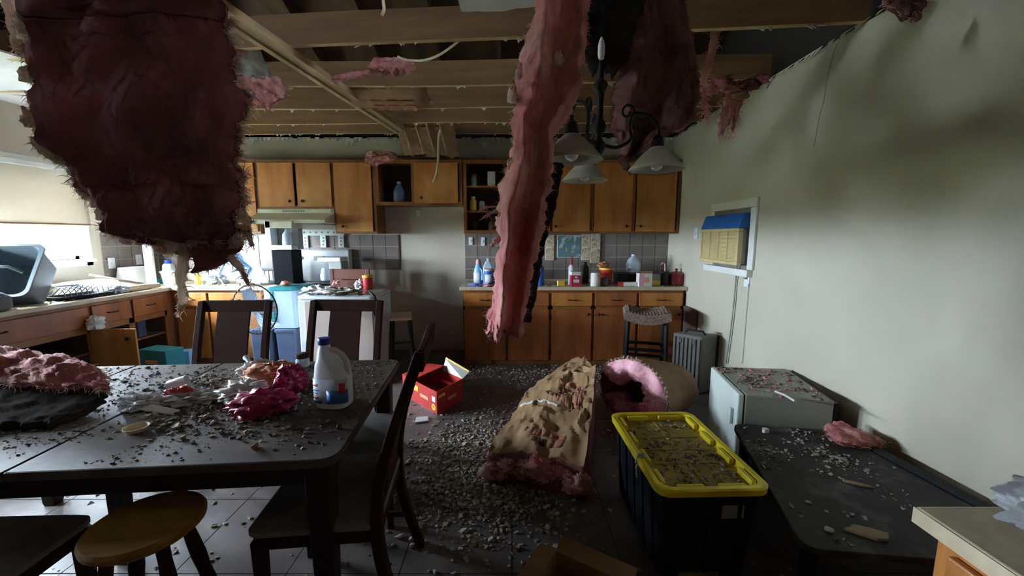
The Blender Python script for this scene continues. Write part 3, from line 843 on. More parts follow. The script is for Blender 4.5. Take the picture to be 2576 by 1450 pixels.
# --- wide dark drape behind the chandelier
Y3 = 2.24
t4 = rows_px([(0, 1590, 1725, .0), (60, 1585, 1735), (120, 1572, 1742, .02), (180, 1558, 1752), (230, 1548, 1756, -.02), (270, 1540, 1752), (305, 1536, 1742), (330, 1540, 1700, .02), (352, 1556, 1650), (395, 1562, 1600)], Y3)
top = [(V((.66, Y3, 2.80)), V((1.02, Y3, 2.80)))]
dr = thing('hanging_insulation', 'wide brownish pink insulation drape hanging behind the black chandelier', 'insulation', (.75, Y3, 2.15), group='insulation hanging from the ceiling')
mb, rim = batt(top + t4, .06, 50, 90, .034, 8, .02, .03, 4, ridge=((.2, .03, .08), (.5, -.03, .1), (.75, .04, .1)))
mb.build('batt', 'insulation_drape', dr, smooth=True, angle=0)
mb, rm = batt(rows_px([(-30, 1420, 1640, .05), (30, 1425, 1615, .05), (90, 1440, 1600, .06), (140, 1465, 1580, .08), (185, 1485, 1550, .08)], Y3 - .10), .03, 30, 40, .02, 9, .02, .04, 5)
mb.build('kraft_facing', 'kraft_dark', dr, smooth=True, angle=0)
wisps(rim, 500, .03, .0012, .7, 8).build('loose_fibres', 'insulation_drape', dr)
rim2 = tongue([(1590, 330, 1), (1580, 370, .8), (1572, 410, .5), (1580, 430, .2)], Y3, .05, .02, 41, 'insulation_drape', dr)

# --- ribbon and tangle against the right wall top
Y4 = 2.62
tg = thing('hanging_insulation', 'thin pink insulation ribbon and tangle hanging at the right wall top', 'insulation', (1.5, Y4, 2.3), group='insulation hanging from the ceiling')
rim = []
rim += tongue([(1800, 72, 1), (1795, 110, 1), (1782, 160, .9), (1768, 200, 1), (1758, 235, .8)], Y4 - .05, .026, .014, 61, 'insulation', tg, 'ribbon', .004)
rim += tongue([(1760, 205, 1), (1768, 245, .8), (1775, 275, .6), (1778, 300, .2)], Y4, .035, .02, 62, 'insulation', tg)
rim += tongue([(1850, 225, 1.2), (1835, 265, 1), (1825, 300, .8), (1812, 340, .3)], Y4 + .1, .05, .02, 63, 'insulation', tg)
rim += tongue([(1862, 250, 1), (1850, 290, .6), (1842, 335, .15)], Y4 + .1, .03, .015, 64, 'insulation', tg)
for k, (px, py, r, m) in enumerate(((1780, 225, .06, 'insulation'), (1810, 215, .06, 'insulation'), (1845, 222, .06, 'insulation'), (1885, 215, .055, 'insulation_drape'), (1915, 200, .045, 'insulation'), (1838, 195, .025, 'plaster_tan'), (1862, 240, .05, 'kraft_roll'))):
    p = aty(px, py, Y4 + .06)
    p.x = min(p.x, XR - .07)
    crumple((r * 1.1, r * .6, r * .7), .5, 2.5, 70 + k, 18, 12).xf(Matrix.Translation(p - V((0, 0, r * .5)))).build('fibre_tuft', m, tg, smooth=True, angle=0)
wisps(rim, 260, .05, .0015, 1.0, 9).build('loose_fibres', 'fibre_pink', tg)

# --- scraps lodged among the joists
def scrap(label, tab, y, th, m, seed, amp=.02, parent_fibres=True, nu=26, nv=30):
    rows = rows_px(tab, y)
    c = (rows[0][0] + rows[-1][1]) / 2
    t = thing('insulation_scrap', label, 'insulation', c, group='insulation scraps caught in the ceiling')
    mb, rim = batt(rows, th, nu, nv, amp, 12, .02, .05, seed)
    mb.build('batt', m, t, smooth=True, angle=0)
    wisps(rim, 120, .03, .0012, .5, seed).build('loose_fibres', 'fibre_pink', t)
    return t
s1 = scrap('pink insulation scrap hanging beside the wide left batt, under the joists', [(195, 600, 705), (215, 598, 722), (240, 605, 715), (262, 615, 690)], 3.40, .10, 'insulation', 81, .03)
tongue([(680, 235, 1), (676, 255, .6), (672, 278, .2)], 3.36, .035, .03, 82, 'insulation', s1)
scrap('small pink scrap wedged behind the pale ceiling beam near the left batt', [(95, 585, 625), (115, 582, 640), (135, 582, 610)], 2.75, .06, 'insulation', 83)
scrap('pink insulation roll-end lying on the joists in the ceiling centre', [(150, 945, 1025), (165, 935, 1036), (182, 945, 1030)], 3.15, .09, 'insulation', 84, .025)
scrap('stringy pink strand trailing left along the joist toward the beam', [(178, 925, 950), (184, 880, 950), (194, 830, 905), (203, 820, 855)], 3.17, .04, 'insulation', 85, .015)
scrap('pink insulation clump draped over the top of the wall cabinets', [(382, 925, 985), (392, 920, 1003), (402, 920, 998), (414, 922, 950)], 4.72, .10, 'insulation', 86, .03)
scrap('faint pink tuft stuck under the ceiling in the upper right corner', [(0, 2225, 2330), (18, 2240, 2325), (32, 2265, 2310)], 1.80, .05, 'insulation_drape', 87, .02)
scrap('pink tuft hanging above the intact ceiling board at far left', [(-40, 20, 60), (0, 20, 50), (60, 30, 62), (120, 40, 66)], 1.7, .05, 'fibre_pale', 88, .015)

# --- kraft-faced batts sagging between the joists
kb = thing('kraft_batt', 'paper-faced insulation batt with red print sagging between the joists', 'insulation', (-1.0, 3.65, 2.70), group='paper-faced batts in the ceiling')
rows = []
for k in range(5):
    y_ = 3.44 + .44 * k / 4
    a, b = atz(885 if k < 3 else 900, 225, 2.7).x, -.70
    rows.append((V((-1.42, y_, 2.71 - .07 * math.sin(math.pi * k / 4))), V((-.72, y_, 2.71 - .07 * math.sin(math.pi * k / 4)))))
mb, rim = batt(rows, .07, 30, 24, .012, 7, .01, .0, 91)
mb.build('batt', 'kraft', kb, smooth=True, angle=0)
for k in range(9):
    x_ = -1.20 + (k % 3) * .13; y_ = 3.54 + (k // 3) * .075
    zq = 2.71 - .07 * math.sin(math.pi * (y_ + .025 - 3.44) / .44) - .040; MB().box(x_, x_ + .10, y_, y_ + .05, zq, zq + .003).build('print', 'red_print', kb)
kb = thing('kraft_batt', 'paper-faced insulation batt slumped down over the fridge-space cabinet', 'insulation', (-.95, 4.7, 2.40), group='paper-faced batts in the ceiling')
rows = []
for k, (z_, y_) in enumerate(((2.84, 4.34), (2.72, 4.52), (2.60, 4.66), (2.48, 4.70), (2.385, 4.72))):
    rows.append((V((-1.32 + .02 * k, y_, z_)), V((-.66 + .015 * k, y_, z_))))
mb, rim = batt(rows, .05, 30, 34, .014, 7, .012, .03, 92)
mb.build('batt', 'kraft_roll', kb, smooth=True, angle=0)
for k, x_ in enumerate((-1.16, -1.02, -.90, -.76)):
    MB().tube([(x_ - .03, 4.44, 2.71), (x_ - .01, 4.60, 2.57), (x_ + .01, 4.645, 2.47), (x_ + .02, 4.665, 2.40)], [.012, .012, .01, .006], 5).build('stapling_tab', 'beam_wood', kb)
for k in range(6):
    x_ = -1.12 + (k % 3) * .14
    MB().prism3([(x_, 4.47 + .05 * (k // 3), 2.70 - .04 * (k // 3)), (x_ + .09, 4.47 + .05 * (k // 3), 2.70 - .04 * (k // 3)), (x_ + .09, 4.50 + .05 * (k // 3), 2.675 - .04 * (k // 3)), (x_, 4.50 + .05 * (k // 3), 2.675 - .04 * (k // 3))], (0, -.004, -.004)).build('print', 'red_print', kb)
kb = thing('kraft_batt', 'curled grey paper backing behind the wide left batt', 'insulation', (-2.1, 3.0, 2.70), group='paper-faced batts in the ceiling')
rows = [(aty(590, 118, 2.76), aty(650, 118, 2.76)), (aty(590, 160, 2.80), aty(672, 165, 2.80)), (aty(598, 190, 2.84), aty(680, 195, 2.84))]
mb, rim = batt(rows, .02, 14, 14, .02, 9, .01, .02, 93)
mb.build('batt', 'grey_card', kb, smooth=True, angle=0)

# --- cables
def cable(label, pts, r, m='cable'):
    P = smooth_rows([(V(p),) for p in pts], 24)
    base = P[-1][0]
    single(MB().tube([q[0] - base for q in P], r, 8), 'cable', m, label, 'cable', base, smooth=True, angle=0, group='loose electrical cables in the ceiling')
cable('cream cable drooping in a curve between two ceiling joists', [aty(1000, 142, 3.0), aty(1020, 150, 3.0), aty(1065, 152, 2.95), aty(1110, 135, 2.85), aty(1158, 100, 2.7)], .008)
cable('cream cable hanging down in front of the fridge-space cabinet door', [aty(1108, 325, 4.45), aty(1103, 350, 4.5), aty(1102, 400, 4.55), aty(1098, 435, 4.56), aty(1089, 460, 4.56)], .013)
cable('short cream cable end dangling at the top edge near the first joist', [aty(965, -30, 2.4), aty(964, 0, 2.4), aty(966, 25, 2.4), aty(960, 38, 2.4)], .009)
cable('thin dark cable drooping over the top of the fridge-space cabinet', [aty(960, 392, 4.72), aty(1010, 394, 4.7), aty(1080, 390, 4.7), aty(1150, 396, 4.72)], .008, 'black_plastic')

# ================================================================== CHANDELIER
YC = 2.0; cx = .42
ch = thing('chandelier', 'black wrought-iron chandelier with pale glass bell shades', 'chandelier', (cx, YC, 1.82))
Zc = lambda py: aty(1497, py, YC).z
prof = [(.004, Zc(398)), (.018, Zc(388)), (.034, Zc(372)), (.036, Zc(365)), (.018, Zc(352)), (.012, Zc(345)), (.03, Zc(330)), (.034, Zc(318)), (.024, Zc(306)), (.015, Zc(298)), (.016, Zc(260)), (.02, Zc(240)),
        (.017, Zc(232)), (.03, Zc(222)), (.036, Zc(214)), (.03, Zc(207)), (.015, Zc(200)), (.018, Zc(180)), (.012, Zc(165)), (.006, Zc(150))]
MB().lathe(prof, (cx, YC, 0), 20).build('column', 'black_metal', ch, smooth=True)
for k in range(14):
    z0 = Zc(150) + k * .045
    c = V((cx, YC, z0 + .02)); pts = []
    for q in range(10):
        a = 2 * math.pi * q / 10
        d = V((math.cos(a) * .012, 0, math.sin(a) * .028)) if k % 2 else V((0, math.cos(a) * .012, math.sin(a) * .028))
        pts.append(c + d)
    if c.z < 2.80: MB().tube(pts, .0035, 6, closed=True).build('chain_link', 'black_metal', ch, smooth=True)
zr = 1.80
for k, (dx, dy) in enumerate(((.275, -.03), (.0, .36), (-.17, -.27))):
    d = V((dx, dy, 0)); R0 = d.length; d.normalize()
    P = lambda r, z: V((cx, YC, 0)) + d * r + V((0, 0, z))
    arm = smooth_rows([(P(*q),) for q in ((.02, Zc(365)), (.09, Zc(372)), (.15, Zc(352)), (.14, Zc(318)), (.16, Zc(290)), (R0 * .85, Zc(296)), (R0, Zc(325)), (R0, zr + .135))], 40)
    a_ = MB().tube([q[0] for q in arm], .0085, 8).build('arm', 'black_metal', ch, smooth=True, angle=0)
    sc = [P(.13 + .035 * math.cos(q * .55) * (1 - q / 16), Zc(285) + .04 * math.sin(q * .55) * (1 - q / 16)) for q in range(13)]
    MB().tube(sc, .006, 6).build('scroll', 'black_metal', a_, smooth=True, angle=0)
    c = V((cx, YC, 0)) + d * R0
    MB().lathe([(.010, zr + .16), (.022, zr + .15), (.026, zr + .135), (.032, zr + .10), (.034, zr + .095)], (c.x, c.y, 0), 16).build('socket_cup', 'black_metal', a_, smooth=True)
    prf = [(.030, zr + .105), (.036, zr + .10), (.060, zr + .08), (.090, zr + .05), (.118, zr + .018), (.132, zr), (.129, zr - .002), (.114, zr + .015), (.086, zr + .045), (.056, zr + .075), (.030, zr + .096)]
    MB().lathe(prf, (c.x, c.y, 0), 36).build('shade', 'alabaster', ch, smooth=True, angle=0)
    MB().lathe([(.012, zr + .095), (.014, zr + .06), (.026, zr + .045), (.030, zr + .025), (.024, zr + .006), (.008, zr - .004)], (c.x, c.y, 0), 16).build('bulb', 'white_plastic', ch, smooth=True)
p = aty(1512, 148, 1.9)
single(MB().lathe([(.012, 0), (.016, .02), (.016, .055), (.011, .075), (.004, .09)], (0, 0, 0), 14), 'wire_connector', 'white_plastic', 'white wire connector dangling above the chandelier column', 'connector', p, smooth=True)

# ================================================================== DINING TABLE
TA = math.radians(4.5); ax = V((math.cos(TA), math.sin(TA), 0)); pr = V((-math.sin(TA), math.cos(TA), 0))
TL, TW, TH = 2.0, 1.07, .76
nr = V((-.575, 1.215, 0)); TC = nr - ax * (TL / 2) + pr * (TW / 2)
tb = thing('dining_table', 'large dark dining table covered with rubbish and crumbs', 'table', (TC.x, TC.y, 0), TA, world=False)
def rounded(x0, x1, y0, y1, r, corners=(1, 1, 1, 1), n=6):
    out = []
    for (cx_, cy_, a0, on) in ((x1 - r, y1 - r, 0, corners[0]), (x0 + r, y1 - r, 90, corners[1]), (x0 + r, y0 + r, 180, corners[2]), (x1 - r, y0 + r, 270, corners[3])):
        if on:
            for k in range(n + 1):
                a = math.radians(a0 + 90 * k / n); out.append((cx_ + r * math.cos(a), cy_ + r * math.sin(a)))
        else:
            a = math.radians(a0 + 45); out.append((cx_ + r * (1 if math.cos(a) > 0 else -1), cy_ + r * (1 if math.sin(a) > 0 else -1)))
    return out
hx, hy = TL / 2, TW / 2
for x0, x1, cr in ((-hx, -.46, (0, 1, 1, 0)), (-.457, .0, (0, 0, 0, 0)), (.003, hx, (1, 0, 0, 1))):
    MB().prism(rounded(x0, x1, -hy, hy, .06, cr), TH - .032, TH).build('table_leaf', 'table_wood', tb, bev=.006, world=False)
mb = MB(); k = .06
mb.box(-hx + k, hx - k, -hy + k, -hy + k + .025, TH - .125, TH - .032); mb.box(-hx + k, hx - k, hy - k - .025, hy - k, TH - .125, TH - .032)
mb.box(-hx + k, -hx + k + .025, -hy + k, hy - k, TH - .125, TH - .032); mb.box(hx - k - .025, hx - k, -hy + k, hy - k, TH - .125, TH - .032)
mb.build('apron', 'table_frame', tb, bev=.004, world=False)
for sx in (-1, 1):
    for sy in (-1, 1):
        MB().rlathe([(.026, .026, .006, 0), (.030, .030, .006, .02), (.042, .042, .008, TH - .14), (.043, .043, .008, TH - .033)], (sx * (hx - .085), sy * (hy - .085), 0)).build('leg', 'table_frame', tb, world=False, smooth=True)
MB().rlathe([(.03, .03, .006, 0), (.034, .034, .008, TH - .033)], (-.16, 0, 0)).build('leg', 'table_frame', tb, world=False, smooth=True)
def on_table(px, py): return atz(px, py, TH + .001)

# ================================================================== DINING CHAIRS
def dining_chair(label, loc, rz, w=.48, h=1.03, lean=.13, pad='chair_pad', splat=.22, wood='chair_wood'):
    t = thing('dining_chair', label, 'chair', loc, rz, 'dark dining chairs around the table', world=False)
    yb = .21; sw = .042
    for s in (-1, 1):
        x_ = s * (w / 2 - sw / 2)
        pts = smooth_rows([(V(q),) for q in ((x_, yb + .09, 0), (x_, yb + .02, .25), (x_, yb, .46), (x_, yb + .035, .70), (x_, yb + lean, h))], 16)
        mb = MB(); P = [q[0] for q in pts]; o_ = []; fs = []
        for i, q in enumerate(P):
            dep = .038 - .012 * abs(i / 16 - .45)
            o_ += [q + V((-sw / 2, -dep / 2 - .004, 0)), q + V((sw / 2, -dep / 2 - .004, 0)), q + V((sw / 2, dep / 2, 0)), q + V((-sw / 2, dep / 2, 0))]
        for i in range(16):
            for e_ in range(4): fs.append((i * 4 + e_, i * 4 + (e_ + 1) % 4, i * 4 + 4 + (e_ + 1) % 4, i * 4 + 4 + e_))
        fs += [(3, 2, 1, 0), (64, 65, 66, 67)]
        mb.add(o_, fs).build('back_post', wood, t, world=False, bev=.004, smooth=True)
        MB().rlathe([(.016, .016, .004, 0), (.022, .022, .005, .42)], (s * (w / 2 - .03), -.20, 0)).build('leg', wood, t, world=False, smooth=True)
    def yl(z): # back curve
        k = (z - .46) / (h - .46); return yb + lean * (k ** 1.6)
    MB().prism3([(-w / 2 + .02, yl(h) - .018, h - .075), (w / 2 - .02, yl(h) - .018, h - .075), (w / 2 - .02, yl(h) - .012, h + .004), (-w / 2 + .02, yl(h) - .012, h + .004)], (0, .026, 0)).build('top_rail', wood, t, world=False, bev=.005)
    nseg = 8; o_ = []; fs = []
    for i in range(nseg + 1):
        z = .50 + (h - .07 - .50) * i / nseg; y_ = yl(z)
        o_ += [(-splat / 2, y_ - .008, z), (splat / 2, y_ - .008, z), (splat / 2, y_ + .008, z), (-splat / 2, y_ + .008, z)]
    for i in range(nseg):
        for e_ in range(4): fs.append((i * 4 + e_, i * 4 + (e_ + 1) % 4, i * 4 + 4 + (e_ + 1) % 4, i * 4 + 4 + e_))
    fs += [(3, 2, 1, 0), tuple(nseg * 4 + q for q in range(4))]
    MB().add(o_, fs).build('splat', wood, t, world=False, smooth=True)
    mb = MB()
    mb.box(-w / 2 + .02, w / 2 - .02, -.215, -.19, .385, .44); mb.box(-w / 2 + .02, w / 2 - .02, .19, .215, .385, .50)
    for s in (-1, 1): mb.box(s * (w / 2 - .03) - .011, s * (w / 2 - .03) + .011, -.2, .2, .385, .44)
    mb.build('seat_frame', wood, t, world=False, bev=.003)
    MB().rlathe([(w / 2 - .01, .215, .03, .44), (w / 2, .225, .035, .452), (w / 2, .225, .035, .468), (w / 2 - .015, .21, .04, .482)], (0, -.005, 0)).build('seat', pad, t, world=False, smooth=True)
    mb = MB()
    for s in (-1, 1): mb.box(s * (w / 2 - .03) - .009, s * (w / 2 - .03) + .009, -.2, .25, .17, .195)
    mb.build('stretcher', wood, t, world=False)
    return t
dining_chair('dark dining chair behind the table, nearest the standing fan', (-1.93, 2.42, 0), math.radians(2), w=.50)
dining_chair('dark dining chair behind the table, in front of the beige appliance', (-1.185, 2.44, 0), math.radians(-3), w=.52)
dining_chair('dark dining chair at the left end of the near table side', (-1.76, 1.10, 0), math.radians(182), w=.48)
dining_chair('dark dining chair seen edge-on at the right end of the table', (-.715, 1.50, 0), math.radians(-84), w=.47, h=1.09, lean=.17)

# padded stool half under the far corner of the table
t = thing('padded_stool', 'grey padded stool tucked under the right end of the table', 'stool', (-.80, 1.99, 0), math.radians(8), world=False)
MB().rlathe([(.19, .18, .03, .425), (.20, .19, .04, .44), (.20, .19, .05, .465), (.18, .17, .05, .485)]).build('seat', 'chair_pad', t, world=False, smooth=True)
mb = MB(); mb.box(-.18, .18, -.17, -.15, .36, .425); mb.box(-.18, .18, .15, .17, .36, .425); mb.box(-.18, -.16, -.17, .17, .36, .425); mb.box(.16, .18, -.17, .17, .36, .425)
mb.build('seat_frame', 'chair_wood', t, world=False)
for sx in (-1, 1):
    for sy in (-1, 1): MB().rlathe([(.014, .014, .003, 0), (.019, .019, .003, .40)], (sx * .16, sy * .15, 0)).build('leg', 'chair_wood', t, world=False)

# round wooden stool in the left foreground
p = atz(368, 1316, .60)
t = thing('round_stool', 'round wooden stool with splayed legs at the near side of the table', 'stool', (p.x, p.y, 0), .3, world=False)
MB().lathe([(.10, .565), (.135, .572), (.150, .585), (.152, .600), (.145, .61), (.08, .606)], (0, 0, 0), 40).build('seat', 'stool_wood', t, world=False, smooth=True)
for k in range(4):
    a = math.pi / 4 + k * math.pi / 2
    tp, ft = V((math.cos(a) * .09, math.sin(a) * .09, .57)), V((math.cos(a) * .20, math.sin(a) * .20, 0))
    pts = [lerp(tp, ft, q / 10) for q in range(11)]
    MB().tube(pts, [.018, .017, .020, .022, .019, .021, .023, .020, .022, .018, .015], 12).build('leg', 'chair_wood', t, world=False, smooth=True)
for h_, off in ((.16, 0), (.27, 1)):
    for k in range(4):
        if (k + off) % 2: continue
        a, b = math.pi / 4 + k * math.pi / 2, math.pi / 4 + (k + 1) * math.pi / 2
        r = lerp(.20, .09, h_ / .57)
        MB().tube([(math.cos(a) * r, math.sin(a) * r, h_), (math.cos((a + b) / 2) * r * .71, math.sin((a + b) / 2) * r * .71, h_), (math.cos(b) * r, math.sin(b) * r, h_)], [.009, .013, .009], 10).build('rung', 'chair_wood', t, world=False, smooth=True)
        MB().tube([(math.cos(a + math.pi) * r, math.sin(a + math.pi) * r, h_), (math.cos((a + b) / 2 + math.pi) * r * .71, math.sin((a + b) / 2 + math.pi) * r * .71, h_), (math.cos(b + math.pi) * r, math.sin(b + math.pi) * r, h_)], [.009, .013, .009], 10).build('rung', 'chair_wood', t, world=False, smooth=True)

# ================================================================== ON THE TABLE
# batt lying over the left end of the table and hanging off its near edge
t = thing('fallen_insulation', 'fallen batt with blackened face lying over the left end of the table', 'insulation', (-1.75, 1.6, TH), group='fallen insulation batts')
rows = []
for (px, py, px2, py2, z) in ((-160, 905, 262, 945, .86), (-150, 930, 272, 968, .87), (-120, 975, 272, 990, .835), (-110, 1010, 262, 1015, .81), (-100, 1045, 225, 1040, .795), (-100, 1078, 150, 1072, .785)):
    rows.append((atz(px, py, z), atz(px2, py2, z - .02)))
mb, rim = batt(rows, .03, 36, 50, .010, 7, .016, .04, 101)
mb.build('batt', 'kraft_dark', t, smooth=True, angle=0)
rows = []
for (px, py, px2, py2, z) in ((-170, 868, 150, 905, .90), (-160, 890, 240, 930, .915), (-150, 925, 268, 955, .90), (-140, 960, 272, 985, .86)):
    rows.append((atz(px, py, z), atz(px2, py2, z - .03)))
mb, rim = batt(rows, .06, 50, 36, .03, 11, .02, .03, 102)
mb.build('pink_layer', 'insulation', t, smooth=True, angle=0)
wisps(rim, 800, .035, .0013, .1, 11).build('loose_fibres', 'fibre_pale', t)

# bleach-style jug
def jug(label, loc, rz, s=1.0):
    t = thing('bleach_jug', label, 'bottle', loc, rz, world=False)
    mb = MB()
    mb.rlathe([(.055, .040, .03, 0), (.068, .050, .04, .008), (.072, .053, .045, .03), (.072, .053, .045, .135), (.070, .052, .045, .15), (.058, .047, .04, .178), (.042, .040, .036, .205), (.030, .031, .029, .232), (.024, .024, .023, .248), (.021, .021, .02, .255), (.021, .021, .02, .266)], (0, 0, 0))
    # handle arch on the right shoulder
    for q in mb.v: q.x -= .030 * max(0, min(1, (q.z - .15) / .09))
    mb.tube([(-.018, 0, .236), (.012, 0, .240), (.042, 0, .222), (.060, 0, .196), (.066, 0, .170), (.060, 0, .140)], [.013, .012, .012, .012, .013, .016], 12)
    for i in range(len(mb.v)): mb.v[i] *= s
    mb.build('bottle', 'bleach_white', t, world=False, smooth=True)
    mb = MB().lathe([(.023, .262), (.025, .265), (.025, .285), (.022, .289)], (-.030, 0, 0), 24)
    for i in range(len(mb.v)): mb.v[i] *= s
    mb.build('cap', 'cap_blue', t, world=False, smooth=True)
    def wrap(a0, a1, z0, z1, m, name, ex=.0012):
        o_ = []; fs = []; n = 14
        for i in range(n + 1):
            a = math.radians(lerp(a0, a1, i / n)); 
            # superellipse approximation of the body
            c_, s_ = math.cos(a), math.sin(a); e_ = 2 / 3.2
            x_ = .0722 * (abs(c_) ** e_) * (1 if c_ > 0 else -1); y_ = .0533 * (abs(s_) ** e_) * (1 if s_ > 0 else -1)
            q = V((x_, y_, 0)); q *= 1 + ex / q.length
            o_ += [q + V((0, 0, z0)), q + V((0, 0, z1))]
        for i in range(n): fs.append((2 * i, 2 * i + 2, 2 * i + 3, 2 * i + 1))
        b_ = MB().add([p_ * s for p_ in o_], fs); b_.build(name, m, t, world=False, smooth=True, angle=0, solid=.0006)
    wrap(200, 345, .03, .130, 'label_paper', 'label', .0016)
    wrap(270, 345, .03, .085, 'label_blue', 'label_band', .0030)
    wrap(215, 262, .030, .045, 'label_blue', 'label_band', .0030)
    wrap(300, 328, .075, .115, 'label_red', 'label_mark', .0044)
    wrap(214, 248, .100, .112, 'label_orange', 'label_mark', .0030)
    wrap(214, 252, .082, .087, 'label_blue', 'label_mark', .0030)
    wrap(214, 246, .070, .074, 'label_blue', 'label_mark', .0030)
    wrap(214, 250, .052, .058, 'label_red', 'label_mark', .0030)
    return t
p = on_table(835, 1028)
jug('white bleach jug with blue cap and blue and red label near the table corner', p + V((0, .03, 0)), math.radians(-6), 1.03)

def bag(label, size, loc, m, rz=0, amp=.35, freq=2.6, seed=1, cat='bag', name='crumpled_bag', nu=40, nv=24):
    return single(crumple(size, amp, freq, seed, nu, nv), name, m, label, cat, loc, rz, smooth=True, angle=60)
bag('dark magenta foil bag crumpled in front of the bleach jug', (.125, .10, .05), on_table(665, 1035), 'magenta_foil', .3, .30, 2.4, 3)
bag('bright magenta wrapper crumpled against the left side of the bleach jug', (.07, .07, .07), on_table(735, 985), 'magenta_foil', .9, .32, 2.4, 4)
bag('white plastic bag with a rolled neck behind the magenta foil bag', (.10, .09, .045), on_table(615, 1005), 'clear_bag', -.5, .32, 2.2, 5)
bag('orange and clear produce bag slumped behind the magenta foil bag', (.13, .09, .055), on_table(690, 960), 'orange_bag', .2, .26, 2.4, 6)
bag('cloudy clear bag lying behind the orange produce bag', (.09, .06, .045), on_table(650, 945), 'clear_bag', .6, .3, 2.4, 7)
bag('flattened red and clear bag in the middle of the table rubbish', (.12, .07, .022), on_table(490, 1008), 'clear_bag', .3, .6, 3, 8)
bag('small red wrapper lying on the flattened clear bag', (.05, .025, .02), on_table(455, 1005) + V((0, 0, .02)), 'label_red', .2, .6, 3, 9)
bag('crumpled white paper towel beside the fallen black-faced batt', (.075, .05, .03), on_table(365, 1025), 'white_bag', .2, .6, 3, 10)
t = thing('glass_jar', 'glass jar with a dark lid behind the bleach jug', 'jar', on_table(762, 922), world=False)
MB().lathe([(.030, 0), (.034, .005), (.035, .04), (.030, .05), (.030, .055)], (0, 0, 0), 24).build('jar', 'jug_clear', t, world=False, smooth=True)
MB().lathe([(.034, .050), (.036, .054), (.036, .072), (.032, .075)], (0, 0, 0), 24).build('lid', 'pot_black', t, world=False, smooth=True)
def cup(label, loc, r, h, m, tilt=0, rz=0, name='plastic_cup', cat='cup'):
    mb = MB().lathe([(r * .75, 0), (r * .8, .002), (r, h), (r * 1.06, h), (r * 1.06, h - .004), (r * .95, h - .006), (r * .72, .004)], (0, 0, 0), 28)
    if tilt: mb.xf(Matrix.Translation((0, 0, r * .95)) @ Matrix.Rotation(math.radians(tilt), 4, 'Y'))
    return single(mb, name, m, label, cat, loc, rz, smooth=True)
cup('white plastic cup lying on its side on the table rubbish', on_table(425, 990), .033, .075, 'white_plastic', 80, .4)
cup('cream plastic tub lid lying at the front of the table rubbish', on_table(344, 1085), .037, .018, 'tan_lid', 0, 0, 'tub_lid', 'lid')
single(MB().prism([(-.06, -.025), (.06, -.03), (.055, .02), (-.05, .028)], 0, .004).xf(Matrix.Rotation(math.radians(18), 4, 'Y') @ Matrix.Translation((0, 0, .018))), 'plate_shard', 'white_plastic', 'white plate shard lying near the cream tub lid', 'shard', on_table(405, 1043), .3, bev=.001)
single(MB().box(-.055, .055, -.03, .03, 0, .009), 'flat_case', 'black_plastic', 'flat dark slab lying at the back of the table rubbish', 'case', on_table(345, 998), .2, bev=.004)
single(MB().lathe([(.010, 0), (.012, .01), (.011, .09), (.017, .10), (.017, .105)], (0, 0, 0), 16, rot=rot('Y', 70)).xf(Matrix.Translation((-.05, 0, .018))), 'marker_tube', 'white_plastic', 'white plastic tube leaning behind the orange produce bag', 'tube', on_table(628, 928), 2.4, smooth=True)

# ================================================================== CRUMBS
PL = ['plaster', 'plaster_grey', 'plaster_tan', 'crumb_dark']
def s_table(R_):
    u, v = R_.uniform(-hx + .03, hx - .03), R_.uniform(-hy + .03, hy - .03)
    d = fbm(V((u * 3, v * 3, 4))) + .25 - .25 * (v < -.36)
    if R_.random() > .35 + d: return None
    q = TC + ax * u + pr * v; return V((q.x, q.y, TH))
o = chunks(14000, s_table, .002, .013, 4, 21, .4, 3.2).build('table_debris', ['plaster_tan', 'plaster_grey', 'plaster_tan', 'crumb_dark'], None)
tag(o, 'plaster crumbs scattered all over the dark dining table top', 'debris', kind='stuff')
def s_pile(R_):
    px, py = R_.gauss(560, 130), R_.gauss(1010, 45)
    if not (300 < px < 960 and 925 < py < 1130): return None
    return on_table(px, py)
o = chunks(1300, s_pile, .004, .026, 4, 22, .6, 2.6).build('table_debris', ['plaster', 'plaster_tan', 'plaster_grey', 'crumb_dark'], None)
tag(o, 'heap of broken ceiling bits around the bags on the table', 'debris', kind='stuff')

# ================================================================== STOVE CORNER
t = thing('range_hood', 'cream metal range hood under the short cabinet', 'range hood', (-2.53, 4.8, 1.66))
hx0, hx1 = ux(648), ux(840)
mb = MB()
mb.prism3([(hx0, YU1, 1.80), (hx0, YU0 - .02, 1.80), (hx0, YU0 - .03, 1.745), (hx0, 4.50, 1.665), (hx0, 4.50, 1.625), (hx0, YU1, 1.625)], (hx1 - hx0, 0, 0))
mb.build('shell', 'cream_metal', t, bev=.004)
MB().box(hx0 + .02, hx1 - .02, YU0 - .036, YU0 - .028, 1.752, 1.79).build('vent_panel', 'cream_metal', t, bev=.002)
for k in range(9): MB().box(hx0 + .30 + k * .03, hx0 + .318 + k * .03, YU0 - .040, YU0 - .035, 1.76, 1.782).build('vent_slot', 'grey_metal', t)
MB().box(hx0 + .05, hx1 - .05, 4.53, YU1 - .05, 1.615, 1.624).build('grease_filter', 'grey_metal', t)

